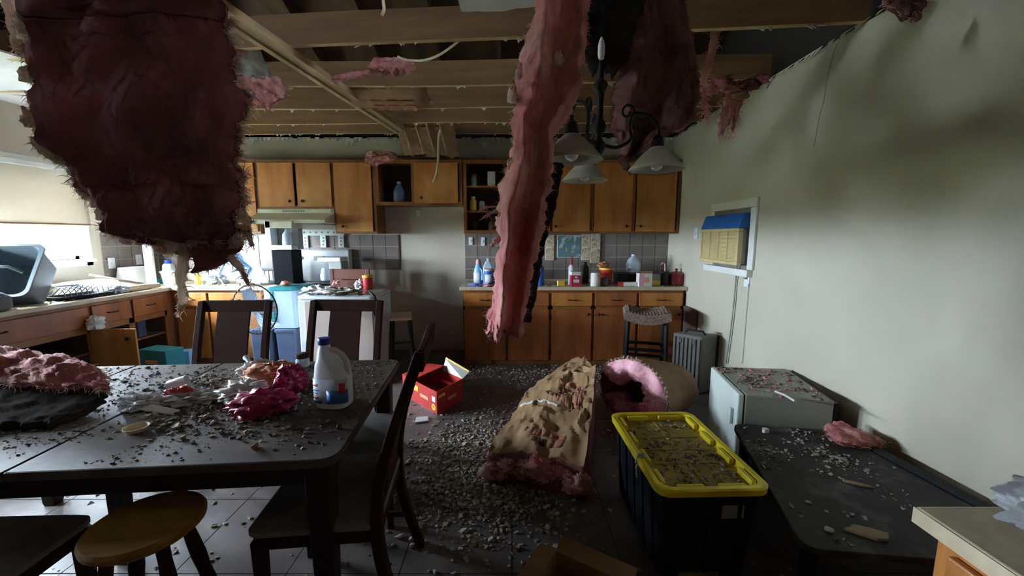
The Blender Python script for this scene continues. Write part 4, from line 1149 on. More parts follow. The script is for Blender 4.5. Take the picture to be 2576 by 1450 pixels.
SX0, SX1 = -2.79, -2.03
t = thing('stove', 'white electric stove with a tall control panel', 'stove', (-2.41, 4.7, 0))
MB().box(SX0, SX1, 4.42, 5.06, .02, .895).build('body', 'white_enamel', t, bev=.006)
MB().box(SX0 - .005, SX1 + .005, 4.39, 5.06, .896, .918).build('cooktop', 'white_enamel', t, bev=.006)
MB().prism3([(SX0, 5.06, .918), (SX0, 4.93, .918), (SX0, 4.955, 1.30), (SX0, 4.985, 1.315), (SX0, 5.06, 1.315)], (SX1 - SX0, 0, 0)).build('control_panel', 'white_enamel', t, bev=.008)
for k, x_ in enumerate((-2.72, -2.62, -2.20, -2.10)):
    MB().lathe([(.022, 0), (.022, .012), (.015, .022)], (0, 0, 0), 16, rot=rot('X', 90)).xf(Matrix.Translation((x_, 4.948, 1.21))).build('control_dial', 'white_plastic', t, smooth=True)
MB().box(-2.46, -2.34, 4.936, 4.952, 1.18, 1.235).build('display', 'grey_card', t)
MB().box(-2.42, -2.38, 4.933, 4.937, 1.195, 1.215).build('clock', 'display_green', t)
for x_, y_, r in ((-2.60, 4.55, .085), (-2.22, 4.55, .075), (-2.60, 4.80, .075), (-2.22, 4.80, .085)):
    b_ = MB().lathe([(r + .015, .918), (r + .02, .921), (r + .005, .923)], (x_, y_, 0), 24).build('drip_pan', 'steel', t, smooth=True)
    for q in range(3): MB().tube([(x_ + math.cos(a * .2618) * (r - q * .026), y_ + math.sin(a * .2618) * (r - q * .026), .930) for a in range(24)], .006, 6, closed=True).build('coil', 'black_metal', b_, smooth=True)
MB().box(SX0 + .015, SX1 - .015, 4.395, 4.42, .22, .86).build('oven_door', 'white_enamel', t, bev=.006)
MB().tube([(SX0 + .06, 4.40, .80), (SX0 + .07, 4.36, .80), (SX1 - .07, 4.36, .80), (SX1 - .06, 4.40, .80)], .011, 10).build('oven_handle', 'white_plastic', t, smooth=True)
MB().box(SX0 + .015, SX1 - .015, 4.40, 4.42, .04, .20).build('drawer', 'white_enamel', t, bev=.005)
# appliance on the stove: white column, black tank
def X_(px, py, y): return aty(px, py, y).x
def Z_(py, y): return aty(1288, py, y).z
ya = 4.52
t = thing('drink_dispenser', 'tall white drink dispenser with a black lower tank on the stove', 'appliance', (X_(715, 700, ya), ya, .932))
zb = .935
MB().box(X_(676, 600, ya), X_(690, 600, ya), ya - .06, ya + .16, Z_(628, ya), Z_(556, ya)).build('side_arm', 'white_plastic', t, bev=.006)
MB().box(X_(676, 600, ya), X_(744, 600, ya), ya - .06, ya + .16, Z_(575, ya), Z_(556, ya)).build('head', 'cream_metal', t, bev=.008)
MB().box(X_(692, 600, ya), X_(744, 600, ya), ya + .06, ya + .16, Z_(628, ya), Z_(575, ya)).build('back_column', 'grey_card', t, bev=.004)
MB().lathe([(.045, Z_(620, ya)), (.052, Z_(612, ya)), (.045, Z_(590, ya)), (.02, Z_(582, ya)), (.012, Z_(576, ya))], ((X_(722, 600, ya)), ya, 0), 20).build('jar', 'jug_clear', t, smooth=True)
MB().box(X_(692, 660, ya), X_(745, 660, ya), ya - .07, ya + .16, Z_(628, ya), Z_(617, ya)).build('collar', 'cream_metal', t, bev=.004)
MB().box(X_(694, 660, ya), X_(743, 660, ya), ya - .06, ya + .15, zb, Z_(629, ya)).build('tank', 'tank_black', t, bev=.006)
# coffee maker
yc_ = 4.60
t = thing('coffee_maker', 'white coffee maker standing on the stove in front of the panel', 'appliance', (X_(850, 690, yc_), yc_, .932))
x0, x1 = X_(810, 690, yc_), X_(868, 690, yc_)
MB().box(x0, x1, yc_ - .10, yc_ + .12, .932, .965).build('base', 'black_plastic', t, bev=.008)
MB().box(x0 + .12, x1, yc_ - .08, yc_ + .12, .965, 1.19).build('tower', 'grey_card', t, bev=.01)
MB().box(x0, x1, yc_ - .10, yc_ + .12, 1.19, 1.24).build('brew_head', 'white_plastic', t, bev=.012)
MB().lathe([(.04, .967), (.055, .98), (.058, 1.03), (.045, 1.09), (.035, 1.11), (.038, 1.12)], (x0 + .055, yc_ - .03, 0), 20).build('carafe', 'jug_clear', t, smooth=True)
# decorated tile board on the wall above the stove
t = thing('tile_rack', 'white painted tile rack of a row and three columns above the stove', 'wall decoration', (X_(803, 590, 5.05), 5.055, 1.45))
zs = [Z_(py, 5.05) for py in (577, 593, 623)]
MB().box(X_(742, 585, 5.05), X_(866, 585, 5.05), 5.042, 5.062, zs[1], zs[0]).build('tile_row', 'spice_tile', t, bev=.002)
for px in (768, 813, 858): MB().box(X_(px - 7, 600, 5.05), X_(px + 7, 600, 5.05), 5.042, 5.062, zs[2], zs[1]).build('tile_column', 'spice_tile', t, bev=.002)
for px, py in [(750 + 15 * q, 585) for q in range(8)] + [(px, py) for px in (768, 813, 858) for py in (599, 607, 616)]:
    c = aty(px, py, 5.04)
    MB().lathe([(.012, 0), (.012, .002)], (0, 0, 0), 8, rot=rot('X', 90)).xf(Matrix.Translation((c.x, 5.0425, c.z))).build('painted_mark', 'tile_mark', t)

# beige appliance standing out in the room, behind the chair
AX0, AX1, AY0, AY1 = -2.08, -1.34, 3.80, 4.34
t = thing('appliance_cabinet', 'beige-fronted white appliance heaped with wrappers behind the dark chair', 'appliance', ((AX0 + AX1) / 2, AY0 + .25, 0))
MB().box(AX0, AX1, AY0, AY1, .03, .865).build('body', 'white_enamel', t, bev=.012)
MB().rlathe([((AX1 - AX0) / 2, (AY1 - AY0) / 2, .05, .866), ((AX1 - AX0) / 2 + .012, (AY1 - AY0) / 2 + .012, .06, .88), ((AX1 - AX0) / 2 + .012, (AY1 - AY0) / 2 + .012, .06, .90), ((AX1 - AX0) / 2 - .02, (AY1 - AY0) / 2 - .02, .05, .912)], ((AX0 + AX1) / 2, (AY0 + AY1) / 2, 0)).build('lid', 'white_enamel', t, smooth=True)
MB().box(AX0 + .07, AX1 - .01, AY0 - .014, AY0 - .001, .08, .855).build('front_panel', 'beige_panel', t, bev=.005)
TOPZ = .913
for k, (px, py, sx, sy, sz, m, lb) in enumerate(((790, 733, .12, .10, .045, 'white_bag', 'rumpled white wrapper at the left of the appliance lid'), (850, 735, .15, .12, .04, 'white_card', 'rumpled pale paper in the middle of the appliance lid'),
        (845, 712, .05, .04, .05, 'fibre_pink', 'upright pink fibre tuft on the appliance lid'), (905, 720, .05, .05, .055, 'white_bag', 'white knotted bag at the right end of the appliance lid'), (890, 738, .10, .07, .02, 'plaster_tan', 'flat tan scrap at the front right of the appliance lid'))):
    p = atz(px, py + 8, TOPZ); p.y = min(max(p.y, AY0 + .08), AY1 - .08)
    bag(lb, (sx, sy, sz), V((X_(px, py, p.y), p.y, TOPZ)), m, k * .7, .55, 2.8, 110 + k, 'wrapper', 'wrapper', 28, 18)
t = thing('coffee_can', 'red canister with a yellow lid at the back of the appliance lid', 'canister', (X_(925, 710, 4.24), 4.24, TOPZ), world=False)
MB().lathe([(.05, 0), (.052, .004), (.052, .13), (.05, .132)], (0, 0, 0), 24).build('can', 'red_card', t, world=False, smooth=True)
MB().lathe([(.055, .128), (.056, .132), (.056, .15), (.05, .153)], (0, 0, 0), 24).build('lid', 'yellow_card', t, world=False, smooth=True)
# brown chair behind it
t = thing('kitchen_chair', 'reddish brown wooden chair behind the beige appliance', 'chair', (-1.80, 4.60, 0), math.pi, world=False)
mb = MB()
for s in (-1, 1): MB().prism3([(s * .20 - .02, .19, 0), (s * .20 + .02, .19, 0), (s * .20 + .02, .19, 1.12), (s * .20 - .02, .19, 1.12)], (0, .03, 0)).build('back_post', 'red_wood', t, world=False, bev=.003)
MB().box(-.22, .22, .185, .215, 1.0, 1.12).build('top_rail', 'red_wood', t, world=False, bev=.01)
MB().box(-.18, .18, .19, .21, .55, .995).build('splat', 'red_wood', t, world=False, bev=.004)
MB().rlathe([(.21, .21, .03, .44), (.215, .215, .04, .465), (.2, .2, .04, .475)]).build('seat', 'red_wood', t, world=False, smooth=True)
for s in (-1, 1): MB().rlathe([(.015, .015, .003, 0), (.02, .02, .003, .44)], (s * .18, -.17, 0)).build('leg', 'red_wood', t, world=False)
# dark step stool at its right
p = atz(962, 800, .66)
t = thing('step_stool', 'dark tall stool with a pale seat right of the beige appliance', 'stool', (-1.155, 4.06, 0), .25, world=False)
MB().box(-.11, .11, -.16, .16, .64, .67).build('seat', 'tan_lid', t, world=False, bev=.006)
for sx in (-1, 1):
    for sy in (-1, 1): MB().bar((sx * .12, sy * .17, 0), (sx * .085, sy * .13, .64), .03, .03).build('leg', 'black_metal', t, world=False)
for z_ in (.2, .4): MB().box(-.115, .115, -.16, -.145, z_, z_ + .025).build('rung', 'black_metal', t, world=False)
P = [aty(px, py, 3.77) for px, py in ((930, 735), (942, 745), (950, 770), (955, 790), (948, 800), (940, 785), (935, 760))]
single(MB().tube([q - P[0] for q in P], .012, 8), 'black_strap', 'black_plastic', 'black strap looped over the right side of the beige appliance', 'strap', P[0], smooth=True, angle=0)

# standing fan
p = aty(645, 778, 3.22)
t = thing('standing_fan', 'white standing fan with a round wire grille behind the dark chair', 'fan', (p.x, 3.22, 0), math.radians(-8), world=False)
zc = p.z; Rf = .205
MB().lathe([(.17, 0), (.18, .01), (.17, .03), (.05, .045), (.03, .06)], (0, .05, 0), 30).build('base', 'white_plastic', t, world=False, smooth=True)
MB().lathe([(.022, .05), (.022, zc - .18), (.032, zc - .16), (.034, zc - .06), (.02, zc - .04)], (0, .07, 0), 16).build('pole', 'sky_blue_plastic', t, world=False, smooth=True)
MB().lathe([(.02, -.10), (.055, -.09), (.065, -.02), (.06, .05), (.03, .06)], (0, 0, 0), 20, rot=rot('X', 90)).xf(Matrix.Translation((0, .07, zc))).build('motor', 'white_plastic', t, world=False, smooth=True)
g = MB().tube([(math.cos(a * .19635) * Rf, -.02, zc + math.sin(a * .19635) * Rf) for a in range(32)], .006, 6, closed=True).build('grille_ring', 'black_metal', t, world=False, smooth=True)
for k in range(36):
    a = 2 * math.pi * k / 36; c_, s_ = math.cos(a), math.sin(a)
    MB().tube([(c_ * .035, -.075, zc + s_ * .035), (c_ * .12, -.068, zc + s_ * .12), (c_ * Rf * .95, -.04, zc + s_ * Rf * .95), (c_ * Rf, -.02, zc + s_ * Rf), (c_ * Rf * .9, .02, zc + s_ * Rf * .9), (c_ * .07, .035, zc + s_ * .07)], .0016, 4).build('grille_wire', 'white_plastic', g, world=False)
MB().lathe([(.036, 0), (.036, .006), (.02, .01)], (0, 0, 0), 18, rot=rot('X', 90)).xf(Matrix.Translation((0, -.072, zc))).build('badge', 'white_plastic', t, world=False, smooth=True)
for k in range(4):
    a = math.pi / 2 * k + .4; o_ = []; fs = []
    for i in range(7):
        r = .03 + .15 * i / 6; w = .03 + .055 * math.sin(math.pi * (i + 1.2) / 8)
        for q in (-1, 1):
            b_ = a + q * w / max(r, .06) * .55
            for d_ in (-.002, .002): o_.append((math.cos(b_) * r, -.01 - q * .018 + d_, zc + math.sin(b_) * r))
    for i in range(6):
        b_ = i * 4; fs += [(b_, b_ + 2, b_ + 6, b_ + 4), (b_ + 1, b_ + 5, b_ + 7, b_ + 3), (b_, b_ + 4, b_ + 5, b_ + 1), (b_ + 2, b_ + 3, b_ + 7, b_ + 6)]
    MB().add(o_, fs).build('blade', 'bin_clear', t, world=False, smooth=True)

# bins stacked in front of the stove
yb_ = 4.08
t = thing('storage_bin', 'pale blue plastic bin with a teal lid stacked in front of the stove', 'storage bin', (X_(718, 800, yb_), yb_, .53))
x0, x1 = X_(684, 780, yb_), X_(752, 780, yb_); cxm = (x0 + x1) / 2; hw = (x1 - x0) / 2
MB().rlathe([(hw * .86, .15, .03, .53), (hw * .95, .17, .035, .93)], (cxm, yb_ + .12, 0)).build('tub', 'bin_clear', t, smooth=True)
MB().rlathe([(hw * 1.02, .18, .04, .925), (hw * 1.05, .185, .04, .935), (hw * 1.05, .185, .04, .955), (hw * .9, .16, .04, .96)], (cxm, yb_ + .12, 0)).build('lid', 'teal', t, smooth=True)
for s in (-1, ): MB().box(x0 + .02, x0 + .055, yb_ - .055, yb_ - .03, .60, .92).build('latch', 'teal', t, bev=.004)
bag('brown and orange lump lying on the teal bin lid', (.05, .04, .03), V((cxm - .02, yb_ + .08, .962)), 'orange_bag', 0, .4, 2, 130, 'lump', 'food_lump', 20, 14)
for k, (pa, pb, lb) in enumerate(((636, 694, 'dark navy bin at the left of the pair under the teal-lidded bin'), (700, 752, 'dark navy bin at the right of the pair under the teal-lidded bin'))):
    x0, x1 = X_(pa, 860, yb_), X_(pb, 860, yb_); c_ = (x0 + x1) / 2; h_ = (x1 - x0) / 2
    t = thing('storage_bin', lb, 'storage bin', (c_, yb_ + .1, 0), group='navy bins in front of the stove')
    MB().rlathe([(h_ * .85, .14, .03, 0), (h_ * .95, .16, .03, .49)], (c_, yb_ + .1, 0)).build('tub', 'bin_navy', t, smooth=True)
    MB().rlathe([(h_, .17, .03, .488), (h_, .175, .03, .50), (h_, .175, .03, .518), (h_ * .85, .15, .03, .524)], (c_, yb_ + .1, 0)).build('lid', 'bin_navy', t, smooth=True)

# blue see-through tub tipped on the worktop corner
p = aty(622, 690, 4.55)
t = thing('tipped_tub', 'pale blue see-through tub tipped over beside the stove', 'tub', (X_(612, 712, 4.62), 4.62, .925), 0, world=False)
mb = MB(); mb.rlathe([(.10, .09, .03, 0), (.125, .11, .03, .26), (.135, .12, .03, .262), (.135, .12, .03, .275), (.12, .105, .03, .276), (.095, .085, .03, .01)], (0, 0, 0))
mb.xf(Matrix.Translation((.10, 0, .11)) @ Matrix.Rotation(math.radians(-62), 4, 'Y')); mb.build('tub', 'sky_blue_plastic', t, world=False, smooth=True)
mb = MB(); mb.prism3([(-.02, -.12, .0), (.36, -.12, .0), (.16, -.12, .36), (.05, -.12, .32)], (0, .008, 0)); mb.xf(Matrix.Translation((0, .02, 0)) @ Matrix.Rotation(math.radians(-12), 4, 'X')).build('loose_lid', 'sky_blue_plastic', t, world=False, bev=.003)

# ================================================================== LEFT WORKTOP CLUTTER
WT = .913
def wt_(px, py): return atz(px, py, WT)
t = thing('laundry_basket', 'dark grey plastic basket tipped on its side at the left worktop end', 'basket', (-4.15, 3.34, WT), math.radians(20), world=False)
mb = MB(); mb.rlathe([(.14, .20, .05, 0), (.17, .235, .06, .25), (.19, .25, .06, .252), (.19, .25, .06, .27), (.165, .23, .06, .271), (.13, .19, .05, .012)])
mb.xf(Matrix.Translation((0, 0, .20)) @ Matrix.Rotation(math.radians(55), 4, 'X') @ Matrix.Translation((0, 0, -.10))); mb.build('tub', 'grey_basket', t, world=False, smooth=True)
mb = MB().tube([(-.17, -.25, .28), (-.10, -.27, .33), (.10, -.27, .33), (.17, -.25, .28)], .012, 8)
mb.build('handle', 'grey_basket', t, world=False, smooth=True)
p = V((-4.0, 2.88, WT))
single(MB().rlathe([(.18, .14, .05, 0), (.20, .155, .06, .03), (.20, .155, .06, .10), (.17, .13, .06, .135), (.10, .08, .05, .14)]), 'upturned_basin', 'grey_basket', 'dark grey basin lying upside down beside the tipped basket', 'basin', (-4.06, 2.90, WT), .2, smooth=True)
p = V((-4.12, 3.62, WT))
single(MB().rlathe([(.24, .15, .05, 0), (.23, .145, .05, .01), (.20, .12, .05, .11), (.16, .09, .05, .125), (.155, .085, .05, .125), (.15, .08, .04, .118)]), 'dish_pan', 'white_plastic', 'white dish pan lying upside down below the window', 'dish pan', (-4.27, 3.98, WT), 1.35, smooth=True)
t = thing('dish_rack', 'black wire dish rack in front of the white dish pan', 'rack', (-4.03, 3.66, WT), 1.5, world=False)
mb = MB().rlathe([(.20, .11, .03, 0), (.22, .125, .03, .02), (.22, .125, .03, .035), (.20, .11, .03, .036), (.19, .10, .03, .01)]); mb.build('tray', 'black_plastic', t, world=False, smooth=True)
for k in range(9): MB().tube([(-.18 + k * .045, -.10, .03), (-.18 + k * .045, -.08, .09), (-.18 + k * .045, .0, .11), (-.18 + k * .045, .10, .03)], .004, 6).build('wire', 'steel', t, world=False, smooth=True)
cup('white oval dish leaning on the black dish rack', V((-4.07, 3.60, WT + .115)), .10, .02, 'white_plastic', 0, 0, 'oval_dish', 'dish')
bag('white crumpled plastic bag at the front of the left worktop', (.10, .07, .05), V((-3.98, 3.93, WT)), 'white_bag', 1.2, .6, 2.8, 140)
P = [V((-4.30, 4.02, 1.09)), V((-4.15, 4.18, 1.02)), V((-3.97, 4.38, .93))]
single(MB().tube([q - P[2] for q in P], .014, 10), 'broom_handle', 'brown_board', 'dark pole lying slanted across the left worktop', 'pole', P[2], smooth=True, angle=0)
single(MB().tube([(0, -.22, .03), (.01, -.1, .03), (0, .05, .03), (.01, .2, .03)], [.028, .032, .032, .026], 14), 'rolled_paper', 'tan_lid', 'rolled beige paper lying along the front of the left worktop', 'paper roll', (-3.94, 4.17, WT), -.1, smooth=True)
single(MB().rlathe([(.09, .09, .02, 0), (.115, .115, .025, .20), (.125, .125, .025, .203), (.125, .125, .025, .215), (.11, .11, .02, .216), (.085, .085, .02, .01)]).xf(Matrix.Rotation(math.radians(180), 4, 'X')).xf(Matrix.Translation((0, 0, .217))), 'canister_tub', 'white_plastic', 'white square tub upside down in the corner left of the white board', 'tub', (-4.36, 4.55, WT), .1, smooth=True)
for py0, pz in ((4.45, 1.18), (4.78, 1.20)):
    t = thing('wall_plate', ('white switch plate on the left tiles near the window' if py0 < 4.6 else 'white outlet plate on the left tiles near the corner'), 'switch plate', (XL + .013, py0, pz), group='wall plates')
    MB().box(XL + .013, XL + .019, py0 - .04, py0 + .04, pz - .06, pz + .06).build('plate', 'white_plastic', t, bev=.003)
    MB().box(XL + .019, XL + .027, py0 - .008, py0 + .008, pz - .014, pz + .014).build('toggle', 'white_plastic', t, bev=.002)
t = thing('blender_cup', 'white beaker with a blue lid on the worktop right of the white board', 'beaker', (X_(428, 712, 4.62), 4.62, WT), world=False)
MB().lathe([(.055, 0), (.06, .005), (.075, .14), (.09, .15), (.09, .165), (.06, .17), (.055, .23), (.04, .25)], (0, 0, 0), 24).build('cup', 'white_plastic', t, world=False, smooth=True)
MB().lathe([(.035, .248), (.036, .252), (.034, .29), (.02, .295)], (0, 0, 0), 20).build('lid', 'cap_blue', t, world=False, smooth=True)
bag('small teal cloth heap behind the white beaker', (.07, .06, .03), V((X_(398, 700, 4.75), 4.75, WT)), 'teal', 0, .5, 2.6, 141, 'cloth', 'cloth_heap', 24, 16)
bag('white and red plastic bag standing on the back worktop', (.09, .07, .09), V((X_(545, 700, 4.72), 4.72, WT)), 'white_bag', .4, .6, 2.8, 142)
single(MB().lathe([(.03, 0), (.032, .005), (.032, .10), (.015, .13), (.015, .16)], (0, 0, 0), 18), 'small_bottle', 'yellow_label', 'small yellowish bottle left of the white and red bag', 'bottle', (X_(497, 705, 4.66), 4.66, WT), smooth=True)
t = thing('dish_drainer', 'white plate drainer with upright slots left of the stove', 'rack', (X_(672, 690, 4.86), 4.86, WT), 0, world=False)
MB().box(-.10, .13, -.10, .10, 0, .025).build('tray', 'white_plastic', t, world=False, bev=.005)
for k in range(5): MB().tube([(-.08 + k * .05, -.08, .02), (-.08 + k * .05, -.08, .15), (-.08 + k * .05, .08, .15), (-.08 + k * .05, .08, .02)], .007, 6).build('prong', 'white_plastic', t, world=False, smooth=True)
MB().box(-.12, .14, -.11, .11, .155, .17).build('top_plate', 'white_plastic', t, world=False, bev=.005)
# things stored under the left worktop
bag('white towel draped over the open cabinet door', (.06, .07, .07), V((-3.80, 3.555, .64)), 'white_card', .3, .4, 2.2, 150, 'towel', 'draped_towel', 24, 16)
single(MB().rlathe([(.05, .05, .02, 0), (.055, .055, .02, .16), (.03, .03, .02, .2), (.02, .02, .01, .24)]), 'spray_bottle', 'bottle_blue', 'pale blue bottle on the shelf under the left worktop', 'bottle', (-4.05, 3.76, .419), smooth=True)
single(MB().box(-.09, .09, -.06, .06, 0, .20), 'carton', 'bin_navy', 'navy carton on the shelf at the inner corner under the worktop', 'carton', (-4.02, 4.12, .419), .2, bev=.003)
cup('clear plastic bowl on the cabinet floor under the left worktop', V((-4.0, 3.75, .089)), .10, .08, 'jug_clear', 0, 0, 'plastic_bowl', 'bowl')
bag('dark green bin bag slumped in the open sink cabinet', (.22, .30, .17), V((-4.15, 2.95, .089)), 'kraft_dark', .3, .35, 2.2, 151)
p = atz(405, 955, 0)
t = thing('teal_box', 'teal cardboard box with a pale print under the left worktop', 'box', (X_(405, 880, 3.9), 3.9, 0), math.radians(-12), world=False)
MB().box(-.17, .17, -.09, .09, 0, .36).build('carton', 'teal', t, world=False, bev=.004)
MB().box(-.09, .07, -.093, -.091, .22, .26).build('print', 'label_orange', t, world=False); MB().box(-.08, .04, -.093, -.091, .10, .13).build('print', 'label_orange', t, world=False)
single(MB().box(-.07, .07, -.06, .06, 0, .30), 'small_carton', 'bottle_blue', 'light blue and white carton beside the teal box', 'carton', (X_(457, 880, 4.0), 4.02, 0), .3, bev=.004)

# ================================================================== RIGHT WORKTOP GROCERIES
def on_wt(px, y): return V((X_(px, 712, y), y, WT))
def bottle(name, label, loc, prof, m, capprof=None, capm=None, sx=1, sy=1, rz=0, cat='bottle', extra=()):
    t = thing(name, label, cat, loc, rz, world=False)
    MB().lathe(prof, (0, 0, 0), 24, sx, sy).build('body', m, t, world=False, smooth=True)
    if capprof: MB().lathe(capprof, (0, 0, 0), 20).build('cap', capm, t, world=False, smooth=True)
    for (a0, a1, z0, z1, r, mm, nm) in extra:
        o_ = []; fs = []
        for i in range(11):
            a = math.radians(lerp(a0, a1, i / 10)); o_ += [(math.cos(a) * r * sx, math.sin(a) * r * sy, z0), (math.cos(a) * r * sx, math.sin(a) * r * sy, z1)]
        for i in range(10): fs.append((2 * i, 2 * i + 2, 2 * i + 3, 2 * i + 1))
        MB().add(o_, fs).build(nm, mm, t, world=False, smooth=True, angle=0, solid=.001)
    return t
y_ = 4.62
t = bottle('detergent_bottle', 'light blue detergent bottle with a magenta cap at the worktop left end', on_wt(1204, y_), [(.05, 0), (.056, .008), (.058, .12), (.05, .18), (.034, .23), (.026, .245)], 'bottle_blue', [(.027, .243), (.03, .247), (.026, .285), (.018, .30)], 'pink_cloth', 1, .7,
           extra=((200, 290, .03, .15, .0592, 'label_paper', 'label'),))
MB().tube([(.022, -.03, .20), (.045, -.034, .18), (.05, -.036, .12), (.046, -.036, .06)], .012, 10).build('handle', 'bottle_blue', t, world=False, smooth=True)
bottle('coffee_tin', 'navy blue tin with a tan lid beside the detergent bottle', on_wt(1231, 4.60), [(.058, 0), (.06, .004), (.06, .17), (.058, .172)], 'bottle_navy', [(.061, .168), (.063, .172), (.063, .188), (.055, .19)], 'tan_lid', cat='tin', extra=((215, 300, .03, .13, .061, 'label_paper', 'label'),))
single(MB().rlathe([(.055, .05, .02, 0), (.06, .055, .02, .01), (.06, .055, .02, .20), (.03, .03, .02, .26), (.018, .018, .01, .27), (.018, .018, .01, .30)]), 'water_bottle', 'jug_clear', 'clear pale plastic bottle standing behind the navy tin', 'bottle', (X_(1228, 700, 4.86), 4.86, WT), smooth=True)
bag('violet blue plastic packet lying at the worktop left end', (.11, .06, .022), on_wt(1200, 4.50), 'blue_bag', .1, .5, 2.6, 160, 'packet', 'packet', 28, 16)
bag('pink cloth scrap lying in front of the navy tin', (.06, .035, .02), on_wt(1226, 4.475), 'pink_cloth', 0, .5, 2.6, 161, 'cloth', 'cloth_scrap', 24, 14)
single(MB().box(-.05, .05, -.03, .03, 0, .04), 'black_box', 'black_plastic', 'small black box lying right of the pink cloth scrap', 'box', on_wt(1240, 4.49), .2, bev=.004)
y_ = 4.60
bottle('spray_can', 'deep blue bottle with a white and red top right of the hanging strip', on_wt(1358, y_), [(.046, 0), (.05, .006), (.05, .20), (.035, .225), (.033, .24)], 'bottle_navy', [(.034, .236), (.036, .24), (.034, .30), (.028, .335), (.02, .345)], 'white_plastic', extra=((220, 320, .205, .209, .051, 'label_red', 'label'),))
single(MB().box(-.04, .04, -.025, .025, 0, .062), 'yellow_box', 'yellow_label', 'small yellow box alone on the front of the right worktop', 'box', on_wt(1411, 4.53), .1, bev=.003)
t = thing('juice_carton', 'dark red carton with a white panel and grey top on the worktop', 'carton', on_wt(1447, 4.52), .06, world=False)
MB().box(-.056, .056, -.045, .045, 0, .125).build('carton', 'red_carton', t, world=False, bev=.002)
MB().box(-.055, .055, -.044, .044, .125, .165).build('top', 'white_card', t, world=False, bev=.004)
MB().box(-.03, .035, -.0465, -.0451, .045, .08).build('print', 'white_card', t, world=False); MB().box(-.015, .015, -.0465, -.0451, .095, .115).build('print', 'white_card', t, world=False)
bottle('squeeze_bottle', 'slim white bottle with a tall red nozzle behind the red carton', on_wt(1437, 4.66), [(.036, 0), (.038, .004), (.038, .20), (.02, .235)], 'white_plastic', [(.016, .232), (.018, .24), (.012, .30), (.006, .33)], 'red_carton')
single(MB().lathe([(.05, 0), (.052, .005), (.052, .19), (.03, .22), (.025, .25), (.027, .255)], (0, 0, 0), 20), 'dark_jar', 'pot_black', 'dark jar standing behind the red carton', 'jar', (X_(1470, 700, 4.82), 4.82, WT), smooth=True)
bottle('white_canister', 'white canister with a torn tan side on the front of the worktop', on_wt(1497, 4.51), [(.05, 0), (.053, .005), (.053, .14), (.045, .155)], 'white_card', extra=((285, 360, .01, .135, .054, 'tan_lid', 'torn_label'),), cat='canister')
single(MB().lathe([(.035, 0), (.04, .004), (.045, .09), (.042, .09), (.036, .006)], (0, 0, 0), 20).tube([(.043, 0, .075), (.07, 0, .07), (.072, 0, .03), (.041, 0, .02)], .007, 8), 'grey_mug', 'case_grey', 'dark grey mug right of the white canister', 'mug', on_wt(1520, 4.56), .2, smooth=True)
bottle('red_tub', 'red tub with a yellow rim behind the white canister', on_wt(1524, 4.70), [(.06, 0), (.065, .005), (.078, .17), (.08, .175)], 'red_card', [(.082, .172), (.085, .176), (.085, .195), (.078, .198)], 'yellow_card', cat='tub')
bag('orange and white snack bag resting on the yellow-rimmed tub', (.07, .05, .035), on_wt(1516, 4.72) + V((0, 0, .20)), 'orange_bag', .3, .5, 2.6, 162, 'bag', 'snack_bag', 24, 16)
t = thing('water_jug', 'pale blue empty gallon jug on the tray against the right tiles', 'jug', (X_(1592, 690, 4.84), 4.84, WT + .125), 0, world=False)
MB().rlathe([(.06, .06, .03, 0), (.074, .074, .03, .01), (.076, .076, .035, .11), (.06, .06, .04, .16), (.025, .025, .02, .195), (.022, .022, .02, .21)]).build('jug', 'jug_clear', t, world=False, smooth=True)
MB().lathe([(.024, .205), (.025, .21), (.025, .222), (.02, .225)], (0, 0, 0), 16).build('cap', 'white_plastic', t, world=False, smooth=True)
t = thing('wooden_tray', 'dark wooden bread box under the empty gallon jug', 'box', (X_(1590, 700, 4.84), 4.84, WT), 0, world=False)
MB().box(-.20, .20, -.12, .12, 0, .115).build('box', 'pot_black', t, world=False, bev=.01)
MB().box(-.205, .205, -.125, .125, .115, .124).build('lid', 'brown_board', t, world=False, bev=.003)
t = thing('foil_box', 'flat red and white box lying on the front of the worktop', 'box', on_wt(1578, 4.53), -.05, world=False)
MB().box(-.10, .10, -.035, .035, 0, .045).build('box', 'white_card', t, world=False, bev=.002); MB().box(-.102, -.055, -.037, .037, -.0, .047).build('end_print', 'red_card', t, world=False)
t = thing('food_carton', 'white and pink carton open at the top near the red pot', 'carton', on_wt(1620, 4.50), .05, world=False)
MB().box(-.075, .075, -.05, .05, 0, .15).build('carton', 'white_card', t, world=False, bev=.002)
MB().box(-.076, -.03, -.052, -.0505, .01, .145).build('print', 'pink_cloth', t, world=False); MB().box(-.02, .03, -.052, -.0505, .05, .11).build('print', 'label_orange', t, world=False)
MB().prism3([(-.075, -.05, .15), (.075, -.05, .15), (.08, -.03, .175), (-.07, -.02, .17)], (0, .002, .002)).build('flap', 'cardboard', t, world=False)
t = thing('food_carton', 'yellow and grey carton tucked right of the white and pink carton', 'carton', on_wt(1645, 4.58), -.08, world=False)
MB().box(-.06, .06, -.04, .04, 0, .135).build('carton', 'grey_card', t, world=False, bev=.002); MB().box(-.058, .062, -.042, -.0405, .01, .06).build('print', 'yellow_label', t, world=False)
t = thing('utensil_crock', 'black utensil crock holding a striped cane beside the red pot', 'crock', on_wt(1668, 4.60), 0, world=False)
MB().lathe([(.05, 0), (.056, .01), (.06, .16), (.062, .165), (.055, .165), (.048, .02)], (0, 0, 0), 24).build('crock', 'pot_black', t, world=False, smooth=True)
MB().tube([(.01, 0, .02), (.015, 0, .20), (.01, 0, .25), (-.015, 0, .262), (-.03, 0, .24)], .008, 8).build('striped_cane', 'pink_cloth', t, world=False, smooth=True)
MB().tube([(-.02, .02, .02), (-.035, .02, .25)], .006, 8).build('utensil', 'brown_board', t, world=False, smooth=True)
